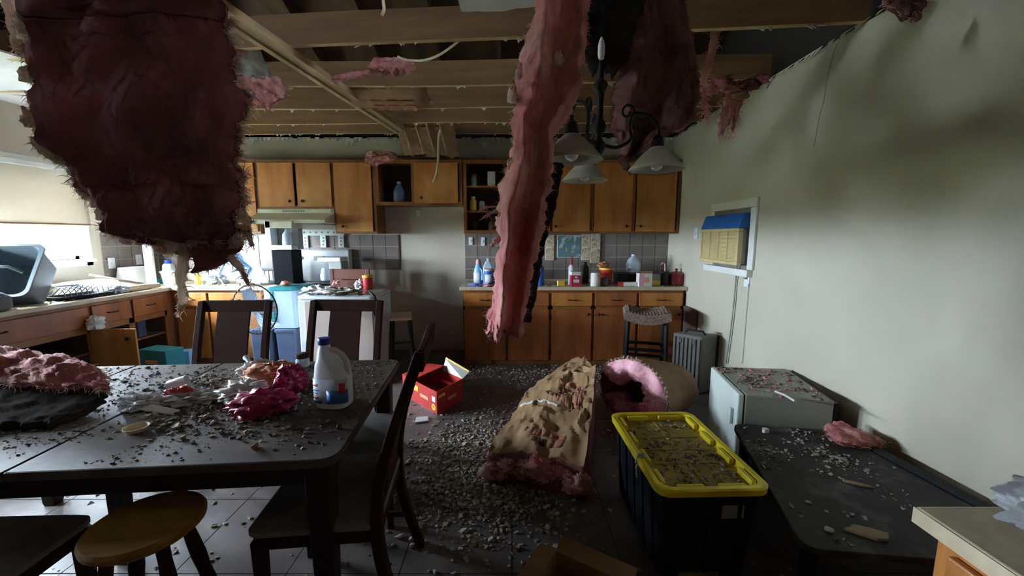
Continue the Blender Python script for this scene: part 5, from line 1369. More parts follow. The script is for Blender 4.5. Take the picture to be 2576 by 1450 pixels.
t = thing('red_pot', 'dark red enamel pot with a knobbed lid at the right worktop end', 'pot', on_wt(1700, 4.62), 0, world=False)
MB().lathe([(.075, 0), (.085, .01), (.09, .12), (.092, .125)], (0, 0, 0), 28).build('pot', 'red_enamel', t, world=False, smooth=True)
MB().lathe([(.094, .124), (.092, .132), (.06, .150), (.015, .158), (.010, .17), (.02, .185), (.012, .195)], (0, 0, 0), 28).build('lid', 'red_enamel', t, world=False, smooth=True)
for s in (-1, 1): MB().tube([(s * .088, -.02, .10), (s * .115, -.015, .10), (s * .115, .015, .10), (s * .088, .02, .10)], .007, 8).build('handle', 'pot_black', t, world=False, smooth=True)
# pictures fixed to the tiles
for (pa, pb, pc, pd, m, nm, lb) in ((1373, 1394, 592, 655, 'picture_a', 'picture_card', 'narrow tan picture card on the tiles left of the landscape print'), (1402, 1462, 592, 648, 'picture_land', 'landscape_print', 'blue and green landscape print taped to the tiles'),
        (1464, 1485, 590, 655, 'picture_a', 'picture_card', 'narrow tan picture card just right of the landscape print'), (1487, 1509, 588, 662, 'picture_a', 'picture_card', 'rightmost tan picture card on the tiles, farthest from the landscape print')):
    a, b = aty(pa, pc, 5.055), aty(pb, pd, 5.055); c_ = (a + b) / 2
    t = thing(nm, lb, 'picture', (c_.x, 5.055, min(a.z, b.z)))
    MB().box(a.x, b.x, 5.052, 5.066, b.z, a.z).build('card', 'white_card', t, bev=.001)
    k = .006
    if nm == 'picture_card':
        zm = (a.z + b.z) / 2; MB().box(a.x + k, b.x - k, 5.050, 5.0525, zm + k / 2, a.z - k).build('print', m, t); MB().box(a.x + k, b.x - k, 5.050, 5.0525, b.z + k, zm - k / 2).build('print', m, t)
    else: MB().box(a.x + k, b.x - k, 5.050, 5.0525, b.z + k, a.z - k).build('print', m, t)
for px, y0, y1, yy0, lb in ((1184, 597, 617, 5.05, 'leftmost white wall plate on the right tiles'), (1215, 597, 619, 5.05, 'second white wall plate on the right tiles'), (1052, 528, 545, 5.065, 'white wall plate in the empty fridge space')):
    a, b = aty(px - 5, y0, yy0), aty(px + 5, y1, yy0)
    t = thing('wall_plate', lb, 'switch plate', (a.x, yy0, b.z), group='wall plates')
    MB().box(a.x, b.x, yy0 + .006, yy0 + .0145, b.z, a.z).build('plate', 'white_plastic', t, bev=.003)
    MB().box((a.x + b.x) / 2 - .007, (a.x + b.x) / 2 + .007, yy0, yy0 + .007, (a.z + b.z) / 2 - .013, (a.z + b.z) / 2 + .013).build('toggle', 'white_plastic', t, bev=.001)
# jars in the open wall cabinet, bottle in the fridge-space cabinet
def shelfb(name, label, px, y, z, prof, m, cap=None, capm='white_plastic', cat='jar'):
    bottle(name, label, (X_(px, 480, y), y, z), prof, m, cap, capm, cat=cat)
J = [(.035, 0), (.038, .004), (.038, .09), (.03, .11), (.03, .12)]
shelfb('spice_jar', 'glass jar on the top shelf of the open wall cabinet', 1192, 4.88, 2.069, J, 'jug_clear', [(.031, .118), (.033, .12), (.033, .14), (.03, .142)], 'grey_metal')
single(MB().box(-.045, .045, -.04, .04, 0, .17), 'salt_box', 'white_card', 'white box on the top shelf of the open wall cabinet', 'box', (X_(1236, 440, 4.88), 4.88, 2.069), .1, bev=.003)
shelfb('mustard_jar', 'yellow jar on the middle shelf of the open wall cabinet', 1190, 4.88, 1.779, [(.036, 0), (.04, .004), (.04, .12), (.025, .14), (.025, .15)], 'yellow_label', [(.026, .148), (.028, .15), (.028, .17), (.024, .172)])
shelfb('clear_jar', 'small clear jar right of the yellow jar in the open cabinet', 1212, 4.9, 1.779, J, 'jug_clear')
shelfb('dark_bottle', 'dark green bottle on the bottom shelf of the open wall cabinet', 1238, 4.88, 1.529, [(.04, 0), (.045, .005), (.045, .10), (.02, .14), (.018, .18)], 'brown_board', cat='bottle')
shelfb('brown_jar', 'brown jar at the left of the open cabinet bottom shelf', 1192, 4.9, 1.529, J, 'brown_board')
shelfb('soda_bottle', 'dark blue translucent bottle in the doorless half of the fridge-space cabinet', 1004, 4.86, 1.859, [(.05, 0), (.065, .01), (.07, .05), (.068, .13), (.05, .19), (.025, .23), (.022, .24)], 'bin_navy', [(.023, .238), (.025, .24), (.025, .262), (.02, .265)], 'white_plastic', 'bottle')

# ================================================================== RIGHT WALL: AIR CONDITIONER
def rw(px, py, x=XR): return atx(px, py, x)
tl, tr_ = rw(1795, 512), rw(1912, 498); bl, br = rw(1790, 672), rw(1897, 686)
fy0, fy1 = tr_.y, tl.y; fz1 = (tl.z + tr_.z) / 2; fz0 = rw(1895, 690).z
win2 = thing('wall_opening_frame', 'white wooden frame in the right wall around the air conditioner', 'frame', (XR, (fy0 + fy1) / 2, fz0))
w = .075
for (a, b, c, d) in ((fy0, fy0 + w, fz0 + .031, fz1 - w - .001), (fy1 - w, fy1, fz0 + .25, fz1 - w - .001), (fy0, fy1, fz1 - w, fz1)):
    MB().box(XR - .022, XR - .001, a, b, c, d).build('casing', 'white_trim', win2, bev=.004)
MB().box(XR - .05, XR - .001, fy0 + .02, fy1 + .03, fz0 - .03, fz0 + .03).build('sill', 'white_trim', win2, bev=.005)
MB().box(XR - .006, XR - .001, fy0 + w, fy1 - w, fz0 + .03, fz1 - w).build('filler_panel', 'grey_metal', win2)
# the unit itself sticks out of the wall
xf_ = XR - .095
ac_ = thing('air_conditioner', 'cream through-wall air conditioner with a blue taped top', 'air conditioner', (xf_, 3.5, 1.25))
f_tl, f_tr, f_br, f_bl = rw(1766, 575, xf_), rw(1862, 577, xf_), rw(1853, 668, xf_), rw(1764, 657, xf_)
y0, y1 = f_tr.y, f_tl.y; z0, z1 = (f_br.z + f_bl.z) / 2, (f_tl.z + f_tr.z) / 2
zt = rw(1868, 535, xf_).z
MB().box(xf_ + .031, XR - .007, y0 + .015, y1 - .015, z0 + .01, z1 - .002).build('case', 'grey_metal', ac_, bev=.004)
fr = MB(); e = .028
fr.box(xf_ - .012, xf_ + .03, y0, y1, z0, z0 + e); fr.box(xf_ - .012, xf_ + .03, y0, y1, z1 - e, z1); fr.box(xf_ - .012, xf_ + .03, y0, y0 + e, z0 + e, z1 - e); fr.box(xf_ - .012, xf_ + .03, y1 - e, y1, z0 + e, z1 - e)
fr.build('front_frame', 'cream_plastic', ac_, bev=.006)
MB().box(xf_ + .006, xf_ + .028, y0 + e, y1 - e, z0 + e, z1 - e).build('grille_back', 'cream_grille', ac_)
n = 22
for k in range(n):
    z_ = z0 + e + (z1 - z0 - 2 * e) * (k + .5) / n
    MB().box(xf_ - .004, xf_ + .008, y0 + e, y1 - e, z_ - .0035, z_ + .0035).build('grille_slat', 'cream_plastic', ac_)
for k in (1, 2, 3):
    y_ = lerp(y0 + e, y1 - e, k / 4); MB().box(xf_ - .006, xf_ + .004, y_ - .004, y_ + .004, z0 + e, z1 - e).build('grille_bar', 'cream_plastic', ac_)
MB().prism3([(xf_ - .012, y0 + .002, z1 + .001), (xf_ + .03, y0 + .002, zt), (XR - .008, y0 + .002, zt), (XR - .008, y0 + .002, z1 + .001)], (0, y1 - y0 - .004, 0)).build('taped_cover', 'tape_blue', ac_, bev=.004)
# switch, outlet and cords
c = rw(1752, 588); t = thing('wall_plate', 'white wall plate on the right wall left of the air conditioner', 'switch plate', (XR, c.y, c.z - .06), group='wall plates')
MB().box(XR - .008, XR - .001, c.y - .04, c.y + .04, c.z - .06, c.z + .06).build('plate', 'white_plastic', t, bev=.003); MB().box(XR - .016, XR - .008, c.y - .008, c.y + .008, c.z - .014, c.z + .014).build('toggle', 'white_plastic', t, bev=.002)
c = rw(1880, 705); t = thing('wall_outlet', 'white wall outlet with plugs below the air conditioner frame', 'outlet', (XR, c.y, c.z - .06))
MB().box(XR - .008, XR - .001, c.y - .037, c.y + .037, c.z - .058, c.z + .058).build('plate', 'white_plastic', t, bev=.003)
MB().box(XR - .035, XR - .008, c.y - .018, c.y + .018, c.z + .008, c.z + .04).build('plug', 'grey_card', t, bev=.004)
def cord(label, pts, r, m):
    P = [q[0] for q in smooth_rows([(V(q),) for q in pts], 24)]
    single(MB().tube([q - P[-1] for q in P], r, 6), 'power_cord', m, label, 'cord', P[-1], smooth=True, angle=0, group='cords on the right wall')
cord('thick grey cord hanging from the air conditioner to the floor', [rw(1853, 655, XR - .06), rw(1851, 700, XR - .02), rw(1846, 760, XR - .02), rw(1838, 830, XR - .02), rw(1826, 915, XR - .02)], .007, 'cord_grey')
cord('thin pale cord running straight down below the wall outlet', [rw(1882, 715, XR - .012), rw(1878, 760, XR - .012), rw(1871, 840, XR - .012), rw(1865, 915, XR - .012)], .004, 'white_card')
# hairline crack and stains
P = [rw(px, py, XR - .0005) for px, py in ((2105, 110), (2090, 160), (2080, 205), (2072, 255), (2060, 300), (2048, 370))]
MB().tube(P, .0015, 4).build('crack', 'brown_board', wr)

# ================================================================== WICKER STOOL, CASE, BOARD
yw = 4.12
p = aty(1625, 800, yw)
t = thing('bar_stool', 'dark bar stool with a woven saddle seat before the base cabinets', 'stool', (p.x, yw, 0), math.radians(-14), world=False)
zs_ = aty(1625, 775, yw).z - .0
o_ = []; fs = []; nu_, nv_ = 24, 16
def seat_pt(u, v, top):
    x_, y_ = (u - .5) * .46, (v - .5) * .36
    z_ = zs_ - .035 + .05 * (2 * u - 1) ** 2 - .012 * (2 * v - 1) ** 4
    drop = .16 * max(0, (abs(2 * u - 1) - .80) / .20) ** 2
    return V((x_, y_, z_ - drop * .35 if top else z_ - .10))
for top in (1, 0):
    for j in range(nv_ + 1):
        for i in range(nu_ + 1): o_.append(seat_pt(i / nu_, j / nv_, top))
W = nu_ + 1; K = W * (nv_ + 1)
for j in range(nv_):
    for i in range(nu_):
        a = j * W + i; fs += [(a, a + 1, a + W + 1, a + W), (K + a, K + a + W, K + a + W + 1, K + a + 1)]
for i in range(nu_): fs += [(i, K + i, K + i + 1, i + 1), (nv_ * W + i, nv_ * W + i + 1, K + nv_ * W + i + 1, K + nv_ * W + i)]
for j in range(nv_): fs += [(j * W, (j + 1) * W, K + (j + 1) * W, K + j * W), (j * W + nu_, K + j * W + nu_, K + (j + 1) * W + nu_, (j + 1) * W + nu_)]
st_ = MB().add(o_, fs).build('woven_seat', 'wicker', t, world=False, smooth=True)
for k in range(15):     # raised strands of the weave
    u = (k + .5) / 15
    MB().tube([seat_pt(u, v / 10, 1) + V((0, 0, .004)) for v in range(11)], .009, 6).build('strand', 'wicker', st_, world=False, smooth=True)
for k in range(10):
    v = (k + .5) / 10
    MB().tube([seat_pt(u / 16, v, 1) + V((0, 0, .003 + .004 * ((u + k) % 2))) for u in range(17)], .008, 6).build('strand', 'wicker', st_, world=False, smooth=True)
for sx in (-1, 1):
    for sy in (-1, 1): MB().bar((sx * .20, sy * .15, 0), (sx * .185, sy * .135, zs_ - .06), .034, .034).build('leg', 'black_metal', t, world=False, bev=.003)
for z_ in (.16, .30):
    for s in (-1, 1):
        MB().box(-.185, .185, s * .142 - .011, s * .142 + .011, z_, z_ + .03).build('rung', 'black_metal', t, world=False)
        MB().box(s * .19 - .011, s * .19 + .011, -.14, .14, z_ + .06, z_ + .09).build('rung', 'black_metal', t, world=False)

# grey ribbed case leaning against the wall
t = thing('hard_case', 'grey ribbed plastic case standing against the right wall', 'case', (1.60, 3.70, 0), 0)
c0_ = [aty(1692, 845, 3.9), aty(1780, 868, 3.55)]
q0, q1 = V((1.55, 3.80, 0)), V((1.82, 3.45, 0))
hgt = .56
f0, f1 = V((X_(1690, 900, 3.74), 3.74, 0)), V((X_(1762, 930, 3.56), 3.56, 0))
b1 = V((X_(1800, 920, 3.66), 3.66, 0)); b0 = b1 + (f0 - f1)
mb = MB(); mb.prism([f0, f1, b1, b0], .01, hgt); mb.build('shell', 'case_grey', t, bev=.012)
d = (f1 - f0).normalized(); nrm = V((d.y, -d.x, 0))
Lf = (f1 - f0).length
for k in range(7):
    a = f0 + d * (Lf * (k + .6) / 7.2)
    MB().bar(a + nrm * .004 + V((0, 0, .04)), a + nrm * .004 + V((0, 0, hgt - .03)), .014, .014, up=(d.x, d.y, 0)).build('rib', 'case_grey', t, bev=.003)
m_ = (f0 + f1 + b0 + b1) / 4
MB().tube([m_ + d * -.09 + V((0, 0, hgt)), m_ + d * -.07 + V((0, 0, hgt + .03)), m_ + d * .07 + V((0, 0, hgt + .03)), m_ + d * .09 + V((0, 0, hgt))], .010, 8).build('handle', 'black_plastic', t, smooth=True)
for s in (-.6, .6): MB().obox(f0 + d * Lf * (.5 + s * .4) + nrm * .006 + V((0, 0, hgt - .06)), (.03, .012, .045), Matrix.Rotation(math.atan2(d.y, d.x), 3, 'Z')).build('latch', 'steel', t, bev=.002)
e1 = (b1 - f1).normalized()
MB().prism([b1 + e1 * .004, b1 + e1 * .035, b0 + e1 * .035, b0 + e1 * .004], 0, hgt - .02).build('back_panel', 'black_plastic', t, bev=.006)
p = rw(1742, 815, XR - .03)
mb = MB().prism3([(0, q[0], q[1]) for q in rounded(-.17, .17, 0, .70, .06)], (.018, 0, 0))
o = single(mb, 'leaning_board', 'brown_board', 'brown rounded board leaning in the corner behind the grey case', 'board', (1.955, 4.32, 0), 0, bev=.003)

# ================================================================== INSULATION ON THE FLOOR
# roll with its pink end toward the viewer
rc = V((.92, 2.93, .285)); axr = V((.70, .55, -.03)).normalized()
uu = V((0, 0, 1)).cross(axr).normalized(); vv = axr.cross(uu)
t = thing('insulation_roll', 'paper-wrapped insulation roll with its bright pink end showing', 'insulation', (rc.x, rc.y, 0))
def roll_ring(r_in, r_out, a0, a1, n=44):
    ring = []
    for i in range(n + 1):
        a = math.radians(lerp(a0, a1, i / n)); k = 1 + .06 * fbm(V((math.cos(a) * 2, math.sin(a) * 2, 5)))
        ring.append((a, r_in * (1 + .25 * fbm(V((math.cos(a) * 3, math.sin(a) * 3, 9)))), r_out * k))
    return ring
ring = roll_ring(.105, .270, 22, 338)
mb = MB(); o_ = []; fs = []; n = len(ring); M_ = 10; LEN = .60
rad = 9
for i, (a, ri, ro) in enumerate(ring):
    for j in range(rad + 1):
        r = lerp(ri, ro, j / rad)
        P_ = rc + uu * (math.cos(a) * r * 1.12) + vv * (math.sin(a) * r * .95)
        bulge = .012 * math.sin(math.pi * j / rad) + .04 * fbm(P_ * 9) + .03 * abs(fbm(P_ * 22))
        o_.append(P_ - axr * (bulge + .0))
for i in range(n - 1):
    for j in range(rad): k = i * (rad + 1) + j; fs.append((k, k + 1, k + rad + 2, k + rad + 1))
K = len(o_)
for i, (a, ri, ro) in enumerate(ring):
    for j in range(rad + 1):
        r = lerp(ri, ro * .93, j / rad); P_ = rc + uu * (math.cos(a) * r * 1.12) + vv * (math.sin(a) * r * .95)
        o_.append(P_ + axr * .10)
for i in range(n - 1):
    for j in range(rad): k = K + i * (rad + 1) + j; fs.append((k, k + rad + 1, k + rad + 2, k + 1))
    a, b = i * (rad + 1), (i + 1) * (rad + 1)
    fs += [(a, b, K + b, K + a), (a + rad, K + a + rad, K + b + rad, b + rad)]
for i in (0, n - 1):
    for j in range(rad): k = i * (rad + 1) + j; fs.append((k, K + k, K + k + 1, k + 1))
mb.add(o_, fs).build('pink_end', 'insulation_fresh', t, smooth=True, angle=0)
rimr = [(rc + uu * (math.cos(a) * ro * 1.12) + vv * (math.sin(a) * ro * .95), (uu * math.cos(a) + vv * math.sin(a) - axr * .6).normalized()) for a, ri, ro in ring]
wisps(rimr, 700, .03, .0018, .2, 15).build('loose_fibres', 'fibre_pale', t)
o_ = []; fs = []; n2 = 48; rowsn = 14
for j in range(rowsn + 1):
    k = j / rowsn; sc = 1 - .28 * k ** 1.5
    for i in range(n2):
        a = 2 * math.pi * i / n2; ro = .276 * sc * (1 + .05 * fbm(V((math.cos(a) * 2, math.sin(a) * 2, 5))) + .02 * fbm(V((math.cos(a) * 4, math.sin(a) * 4, k * 5))))
        P_ = rc + axr * (.005 + LEN * k) + uu * (math.cos(a) * ro * 1.12) + vv * (math.sin(a) * ro * .95) - V((0, 0, .06 * k)); P_.z = max(P_.z, .006); o_.append(P_)
for j in range(rowsn):
    for i in range(n2): fs.append((j * n2 + i, j * n2 + (i + 1) % n2, (j + 1) * n2 + (i + 1) % n2, (j + 1) * n2 + i))
fs.append(tuple(range(rowsn * n2, (rowsn + 1) * n2)))
MB().add(o_, fs).build('paper_wrap', 'kraft_roll', t, smooth=True, angle=0)

# batt slumped in front of it, paper side up
t = thing('slumped_batt', 'torn paper-faced batt with red lettering slumped on the floor', 'insulation', (.35, 2.55, 0))
prof = [  # left px, py, right px, py, height of the surface
    (1430, 918, 1500, 916, .50), (1378, 945, 1497, 936, .47), (1330, 985, 1493, 982, .42), (1300, 1030, 1488, 1036, .37), (1275, 1075, 1482, 1085, .32), (1240, 1108, 1476, 1130, .27), (1226, 1145, 1468, 1170, .20)]
LR = []
for (a, b, c, d, z) in prof: LR.append((atz(a, b, z * .62), atz(c, d, z)))
LR = smooth_rows(LR, 40)
nu_ = 44; top = []
for j, (l, r) in enumerate(LR):
    row = []
    for i in range(nu_ + 1):
        u = i / nu_; p = l + (r - l) * u
        z = p.z + .05 * math.sin(math.pi * min(1, u * 1.15)) * (1 - .3 * j / 40)
        q = V((p.x * 7, p.y * 7, 2))
        q = q + V((.5 * noise.noise(q * .7), .5 * noise.noise(q * .7 + V((4, 4, 4))), 0)); z += .06 * (.25 - abs(noise.noise(q * .8))) + .046 * (.25 - abs(noise.noise(q * 1.7))) + .017 * (.25 - abs(noise.noise(q * 3.7)))
        row.append(V((p.x + .01 * noise.noise(q * 2), p.y + .012 * noise.noise(q * 1.7 + V((3, 1, 5))), z)))
    top.append(row)
W = nu_ + 1
def slabmesh(lift, under):
    o_ = [q + V((0, 0, lift)) for row in top for q in row] + [V((q.x, q.y, max(.004, q.z + under))) for row in top for q in row]
    K = len(o_) // 2; fs = []
    for j in range(40):
        for i in range(nu_): k = j * W + i; fs += [(k, k + 1, k + W + 1, k + W), (K + k, K + k + W, K + k + W + 1, K + k + 1)]
        k = j * W; fs.append((k, k + W, K + k + W, K + k)); k += nu_; fs.append((k, K + k, K + k + W, k + W))
    for j in (0, 40):
        for i in range(nu_): k = j * W + i; fs.append((k, K + k, K + k + 1, k + 1))
    return MB().add(o_, fs)
slabmesh(.006, -.003).build('paper_facing', 'kraft', t, smooth=True, angle=28)
# thick pink body below the paper
rb = []; o_ = []; fs = []
for j, row in enumerate(top):
    for i, q in enumerate(row):
        e = .02 * fbm(V((q.x * 12, q.y * 12, 3)))
        o_.append(q + V((0, 0, -.008)))
K = len(o_)
for j, row in enumerate(top):
    for i, q in enumerate(row):
        cxr = row[nu_ // 2]
        p = q + (q - cxr) * (.04 + .05 * fbm(q * 8)) ; o_.append(V((p.x, p.y - .03 * (j / 40), .006)))
for j in range(40):
    for i in range(nu_): k = j * W + i; fs += [(k, k + 1, k + W + 1, k + W), (K + k, K + k + W, K + k + W + 1, K + k + 1)]
    k = j * W; fs.append((k, k + W, K + k + W, K + k)); k += nu_; fs.append((k, K + k, K + k + W, k + W))
for j in (0, 40):
    for i in range(nu_): k = j * W + i; fs.append((k, K + k, K + k + 1, k + 1))
MB().add(o_, fs).build('pink_body', 'insulation_dirty', t, smooth=True, angle=0)
# torn pink fringe along the near edge
l, r = LR[-1]
rm = []
for k in range(15):
    u = (k + .5) / 15; p = top[-1][int(u * nu_)] + V((0, -.03, -.05))
    s_ = RND.uniform(.035, .065)
    crumple((s_ * 1.1, s_, s_ * .9), .6, 2.6, 200 + k, 16, 12).xf(Matrix.Translation(V((p.x, p.y - RND.uniform(0, .04), max(.0, p.z - .03 - RND.uniform(0, .06)))))).build('fibre_tuft', 'insulation' if k % 3 else 'fibre_pink', t, smooth=True, angle=0)
    rm.append((p, V((RND.uniform(-.5, .5), -1, .1))))
wisps(rm, 160, .045, .003, .4, 16).build('loose_fibres', 'fibre_pink', t)
def on_top(u, v):
    j = v * 40; i = u * nu_; return top[int(j)][int(i)]
for (u0, u1, v0, v1, nr_, ncol) in ((.52, .92, .30, .50, 3, 5), (.45, .80, .76, .92, 2, 4)):
    for rr in range(nr_):
        for cc in range(ncol):
            ua, ub = lerp(u0, u1, cc / ncol), lerp(u0, u1, (cc + .8) / ncol); va, vb = lerp(v0, v1, rr / nr_), lerp(v0, v1, (rr + .72) / nr_)
            g = []
            for jj in range(5):
                for ii in range(5): g.append(on_top(lerp(ua, ub, ii / 4), lerp(va, vb, jj / 4)) + V((0, 0, .0105)))
            MB().add(g, [(a * 5 + b, a * 5 + b + 1, a * 5 + b + 6, a * 5 + b + 5) for a in range(4) for b in range(4)]).build('print', 'red_print', t, smooth=True, angle=0, solid=.001)
# pale fold line and staple flange
MB().tube([on_top(.05 + .55 * u / 14, .50 + .015 * math.sin(u * .6)) + V((0, 0, .008)) for u in range(15)], [.004 + .006 * abs(math.sin(u)) for u in range(15)], 6).build('fold', 'paper_edge', t, smooth=True)


# ================================================================== RED BOX
t = thing('red_box', 'opened red cardboard food box with yellow trim lying on the floor', 'box', (0, 0, 0))
zb = .20
A, B_ = atz(1100, 1045, 0), atz(1175, 1000, 0)
A.z = B_.z = 0
Cc = atz(998, 985, 0)
d1 = (B_ - A); d2 = (Cc - A); d2 = d2.normalized() * .58; d1 = d1.normalized() * .36
t.location = A; ORG[t.name] = A.copy()
P0, P1, P2, P3 = A, A + d1, A + d1 + d2, A + d2
H = V((0, 0, zb)); th = .006
def wallp(a, b, m, name='side'):
    nn = (b - a).cross(V((0, 0, 1))).normalized() * th
    MB().prism3([a, b, b + H, a + H], -nn).build(name, m, t, bev=.001)
wallp(P0, P1, 'red_card'); wallp(P1, P2, 'red_card'); wallp(P2, P3, 'red_card'); wallp(P3, P0, 'red_card')
MB().prism3([P0, P1, P2, P3], (0, 0, .005)).build('bottom', 'white_card', t)
# flaps: big lid half lifted, one white inside flap standing up
lidv = (d1 * .55 + V((0, 0, .07)))
MB().prism3([P3 + H, P2 + H, P2 + H - d2 * .50 + V((0, 0, .05)), P3 + H - d2 * .42 + V((0, 0, .025))], (0, 0, .005)).build('lid_flap', 'red_card', t)
n1 = d1.normalized()
W1, W2 = P1 + H, lerp(P1, P2, .55) + H
MB().prism3([W1, W2, W2 + n1 * .05 + V((0, 0, .10)), W1 + n1 * .10 + V((0, 0, .03))], -n1 * .004).build('inner_flap', 'white_card', t)
MB().prism3([W1 + n1 * .10 + V((0, 0, .03)), W2 + n1 * .05 + V((0, 0, .10)), W2 + n1 * .055 + V((0, 0, .115)), W1 + n1 * .108 + V((0, 0, .043))], -n1 * .004).build('flap_trim', 'yellow_card', t)
nn0 = (P1 - P0).cross(V((0, 0, 1))).normalized(); e0 = (P1 - P0).normalized()
# front print: round yellow mark, white label, pale lettering band (on the face toward the viewer)
def decal(a, ed, nrm, u, z, w, h, m, round_=False, name='print'):
    c = a + ed * u + V((0, 0, z)) + nrm * .0015
    if round_: pts = [c + ed * (math.cos(q * .5236) * w / 2) + V((0, 0, math.sin(q * .5236) * h / 2)) for q in range(12)]
    else: pts = [c - ed * w / 2 - V((0, 0, h / 2)), c + ed * w / 2 - V((0, 0, h / 2)), c + ed * w / 2 + V((0, 0, h / 2)), c - ed * w / 2 + V((0, 0, h / 2))]
    MB().prism3(pts, nrm * .001).build(name, m, t)
e3 = (P3 - P0).normalized(); n3 = V((0, 0, 1)).cross(e3).normalized()
if n3.dot(P1 - P0) > 0: n3 = -n3
decal(P0, e3, n3, .05, .055, .06, .06, 'yellow_card', True); decal(P0, e3, n3, .048, .125, .05, .045, 'label_paper'); decal(P0, e3, n3, .05, .055, .035, .03, 'orange_stuff', True)
decal(P0, e3, n3, .20, .10, .13, .03, 'label_orange'); decal(P0, e3, n3, .34, .14, .08, .05, 'yellow_card')
if nn0.dot(P3 - P0) > 0: nn0 = -nn0
decal(P0, e0, nn0, .06, .15, .09, .025, 'yellow_card'); decal(P0, e0, nn0, .20, .09, .12, .03, 'label_orange')

# ================================================================== STORAGE TOTE
cA, cB, cC_, cD = V((.605, 1.50, 0)), V((1.065, 1.535, 0)), V((1.06, 2.25, 0)), V((.585, 2.205, 0))
ctr = (cA + cB + cC_ + cD) / 4
t = thing('storage_tote', 'black storage tote with a dirty yellow lid standing on the floor', 'storage bin', (ctr.x, ctr.y, 0), math.radians(1.8), world=False)
hx_, hy_ = .235, .36; zl = .45
MB().rlathe([(hx_ - .045, hy_ - .055, .04, 0), (hx_ - .04, hy_ - .05, .045, .01), (hx_ - .018, hy_ - .02, .05, zl - .065), (hx_ - .01, hy_ - .012, .05, zl - .06), (hx_ - .01, hy_ - .012, .05, zl - .038)]).build('tub', 'tote_black', t, world=False, smooth=True)
for s in (-1, 1):
    for k in range(5):
        y_ = -.24 + k * .12; MB().bar((s * (hx_ - .046), y_, .02), (s * (hx_ - .022), y_, zl - .06), .03, .016, up=(0, 1, 0)).build('side_rib', 'tote_black', t, world=False, bev=.004)
    for k in range(3):
        x_ = -.12 + k * .12; MB().bar((x_, s * (hy_ - .056), .02), (x_, s * (hy_ - .026), zl - .06), .016, .03, up=(0, 1, 0)).build('side_rib', 'tote_black', t, world=False, bev=.004)
mb = MB(); mb.rlathe([(hx_ - .004, hy_ - .004, .055, zl - .035), (hx_ + .006, hy_ + .006, .06, zl - .03), (hx_ + .008, hy_ + .008, .06, zl - .004), (hx_, hy_, .058, zl + .002), (hx_ - .022, hy_ - .022, .05, zl), (hx_ - .026, hy_ - .026, .05, zl - .028), (hx_ - .05, hy_ - .05, .04, zl - .034), (.02, .02, .01, zl - .034)])
ld = mb.build('lid', 'yellow_plastic', t, world=False, smooth=True, angle=35)
MB().rlathe([(hx_ - .034, hy_ - .034, .045, zl - .0335), (hx_ - .034, hy_ - .034, .045, zl - .030)]).build('lid_panel', 'yellow_dirty', ld, world=False)
for s in (-1, 1):
    for k in range(4):
        y_ = -.255 + k * .17
        MB().box(min(s * (hx_ - .028), s * (hx_ - .052)), max(s * (hx_ - .028), s * (hx_ - .052)), y_ - .055, y_ + .055, zl - .031, zl - .002).build('lid_lug', 'yellow_plastic', ld, world=False, bev=.006)
    for k in range(2):
        x_ = -.09 + k * .18
        MB().box(x_ - .06, x_ + .06, min(s * (hy_ - .028), s * (hy_ - .050)), max(s * (hy_ - .028), s * (hy_ - .050)), zl - .031, zl - .004).build('lid_lug', 'yellow_plastic', ld, world=False, bev=.006)
for k in (-.12, .0, .12): MB().box(-hx_ + .07, hx_ - .07, k - .006, k + .006, zl - .031, zl - .026).build('lid_rib', 'yellow_dirty', ld, world=False, bev=.002)
MB().box(-.008, .008, -hy_ + .07, hy_ - .07, zl - .031, zl - .026).build('lid_rib', 'yellow_dirty', ld, world=False, bev=.002)
MB().box(.045, .14, -hy_ + .022, -hy_ + .028, zl - .15, zl - .085).xf(Matrix.Identity(4)).build('paper_label', 'grey_card', t, world=False)
MB().tube([(-hx_ - .012, -.11, zl - .03), (-hx_ + .0, -.11, zl + .012), (-hx_ + .03, -.105, zl + .006), (-hx_ + .02, -.12, zl + .012), (-hx_ - .012, -.125, zl - .04), (-hx_ - .008, -.13, zl - .09)], .007, 8).build('tie_cord', 'cord_grey', t, world=False, smooth=True)
RT = Matrix.Rotation(math.radians(1.8), 3, 'Z')
def s_lid(R_):
    x_, y_ = R_.uniform(-hx_ + .06, hx_ - .06), R_.uniform(-hy_ + .06, hy_ - .06)
    if fbm(V((x_ * 6, y_ * 5, 8))) + .25 + .5 * (x_ > 0) < R_.random() * .9: return None
    return V((ctr.x, ctr.y, zl - .029)) + RT @ V((x_, y_, 0))
o = chunks(1300, s_lid, .003, .02, 4, 31, .5, 2.6).build('lid_debris', ['crumb_dark', 'plaster_grey', 'plaster_tan', 'plaster'], None)
tag(o, 'grit and plaster bits lying in the yellow tote lid', 'debris', kind='stuff')

# ================================================================== MINI FRIDGE
P1_, P2_, P3_, P4_ = V((1.43, 2.76, 0)), V((1.945, 2.72, 0)), V((1.83, 2.15, 0)), V((1.345, 2.26, 0))
t = thing('mini_fridge', 'small white fridge by the right wall, its top strewn with fibre bits', 'fridge', ((P1_ + P3_) / 2).to_tuple())
fh = .55
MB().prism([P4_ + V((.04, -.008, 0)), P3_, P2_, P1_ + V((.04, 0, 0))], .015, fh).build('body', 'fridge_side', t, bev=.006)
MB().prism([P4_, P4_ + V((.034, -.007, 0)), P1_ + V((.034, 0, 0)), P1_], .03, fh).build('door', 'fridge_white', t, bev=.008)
q = lerp(P4_, P1_, .12); MB().box(q.x - .022, q.x - .004, q.y - .012, q.y + .012, .34, .44).build('handle', 'fridge_white', t, bev=.004)
e_ = (P2_ - P3_).normalized(); s_ = V((e_.y, -e_.x, 0))
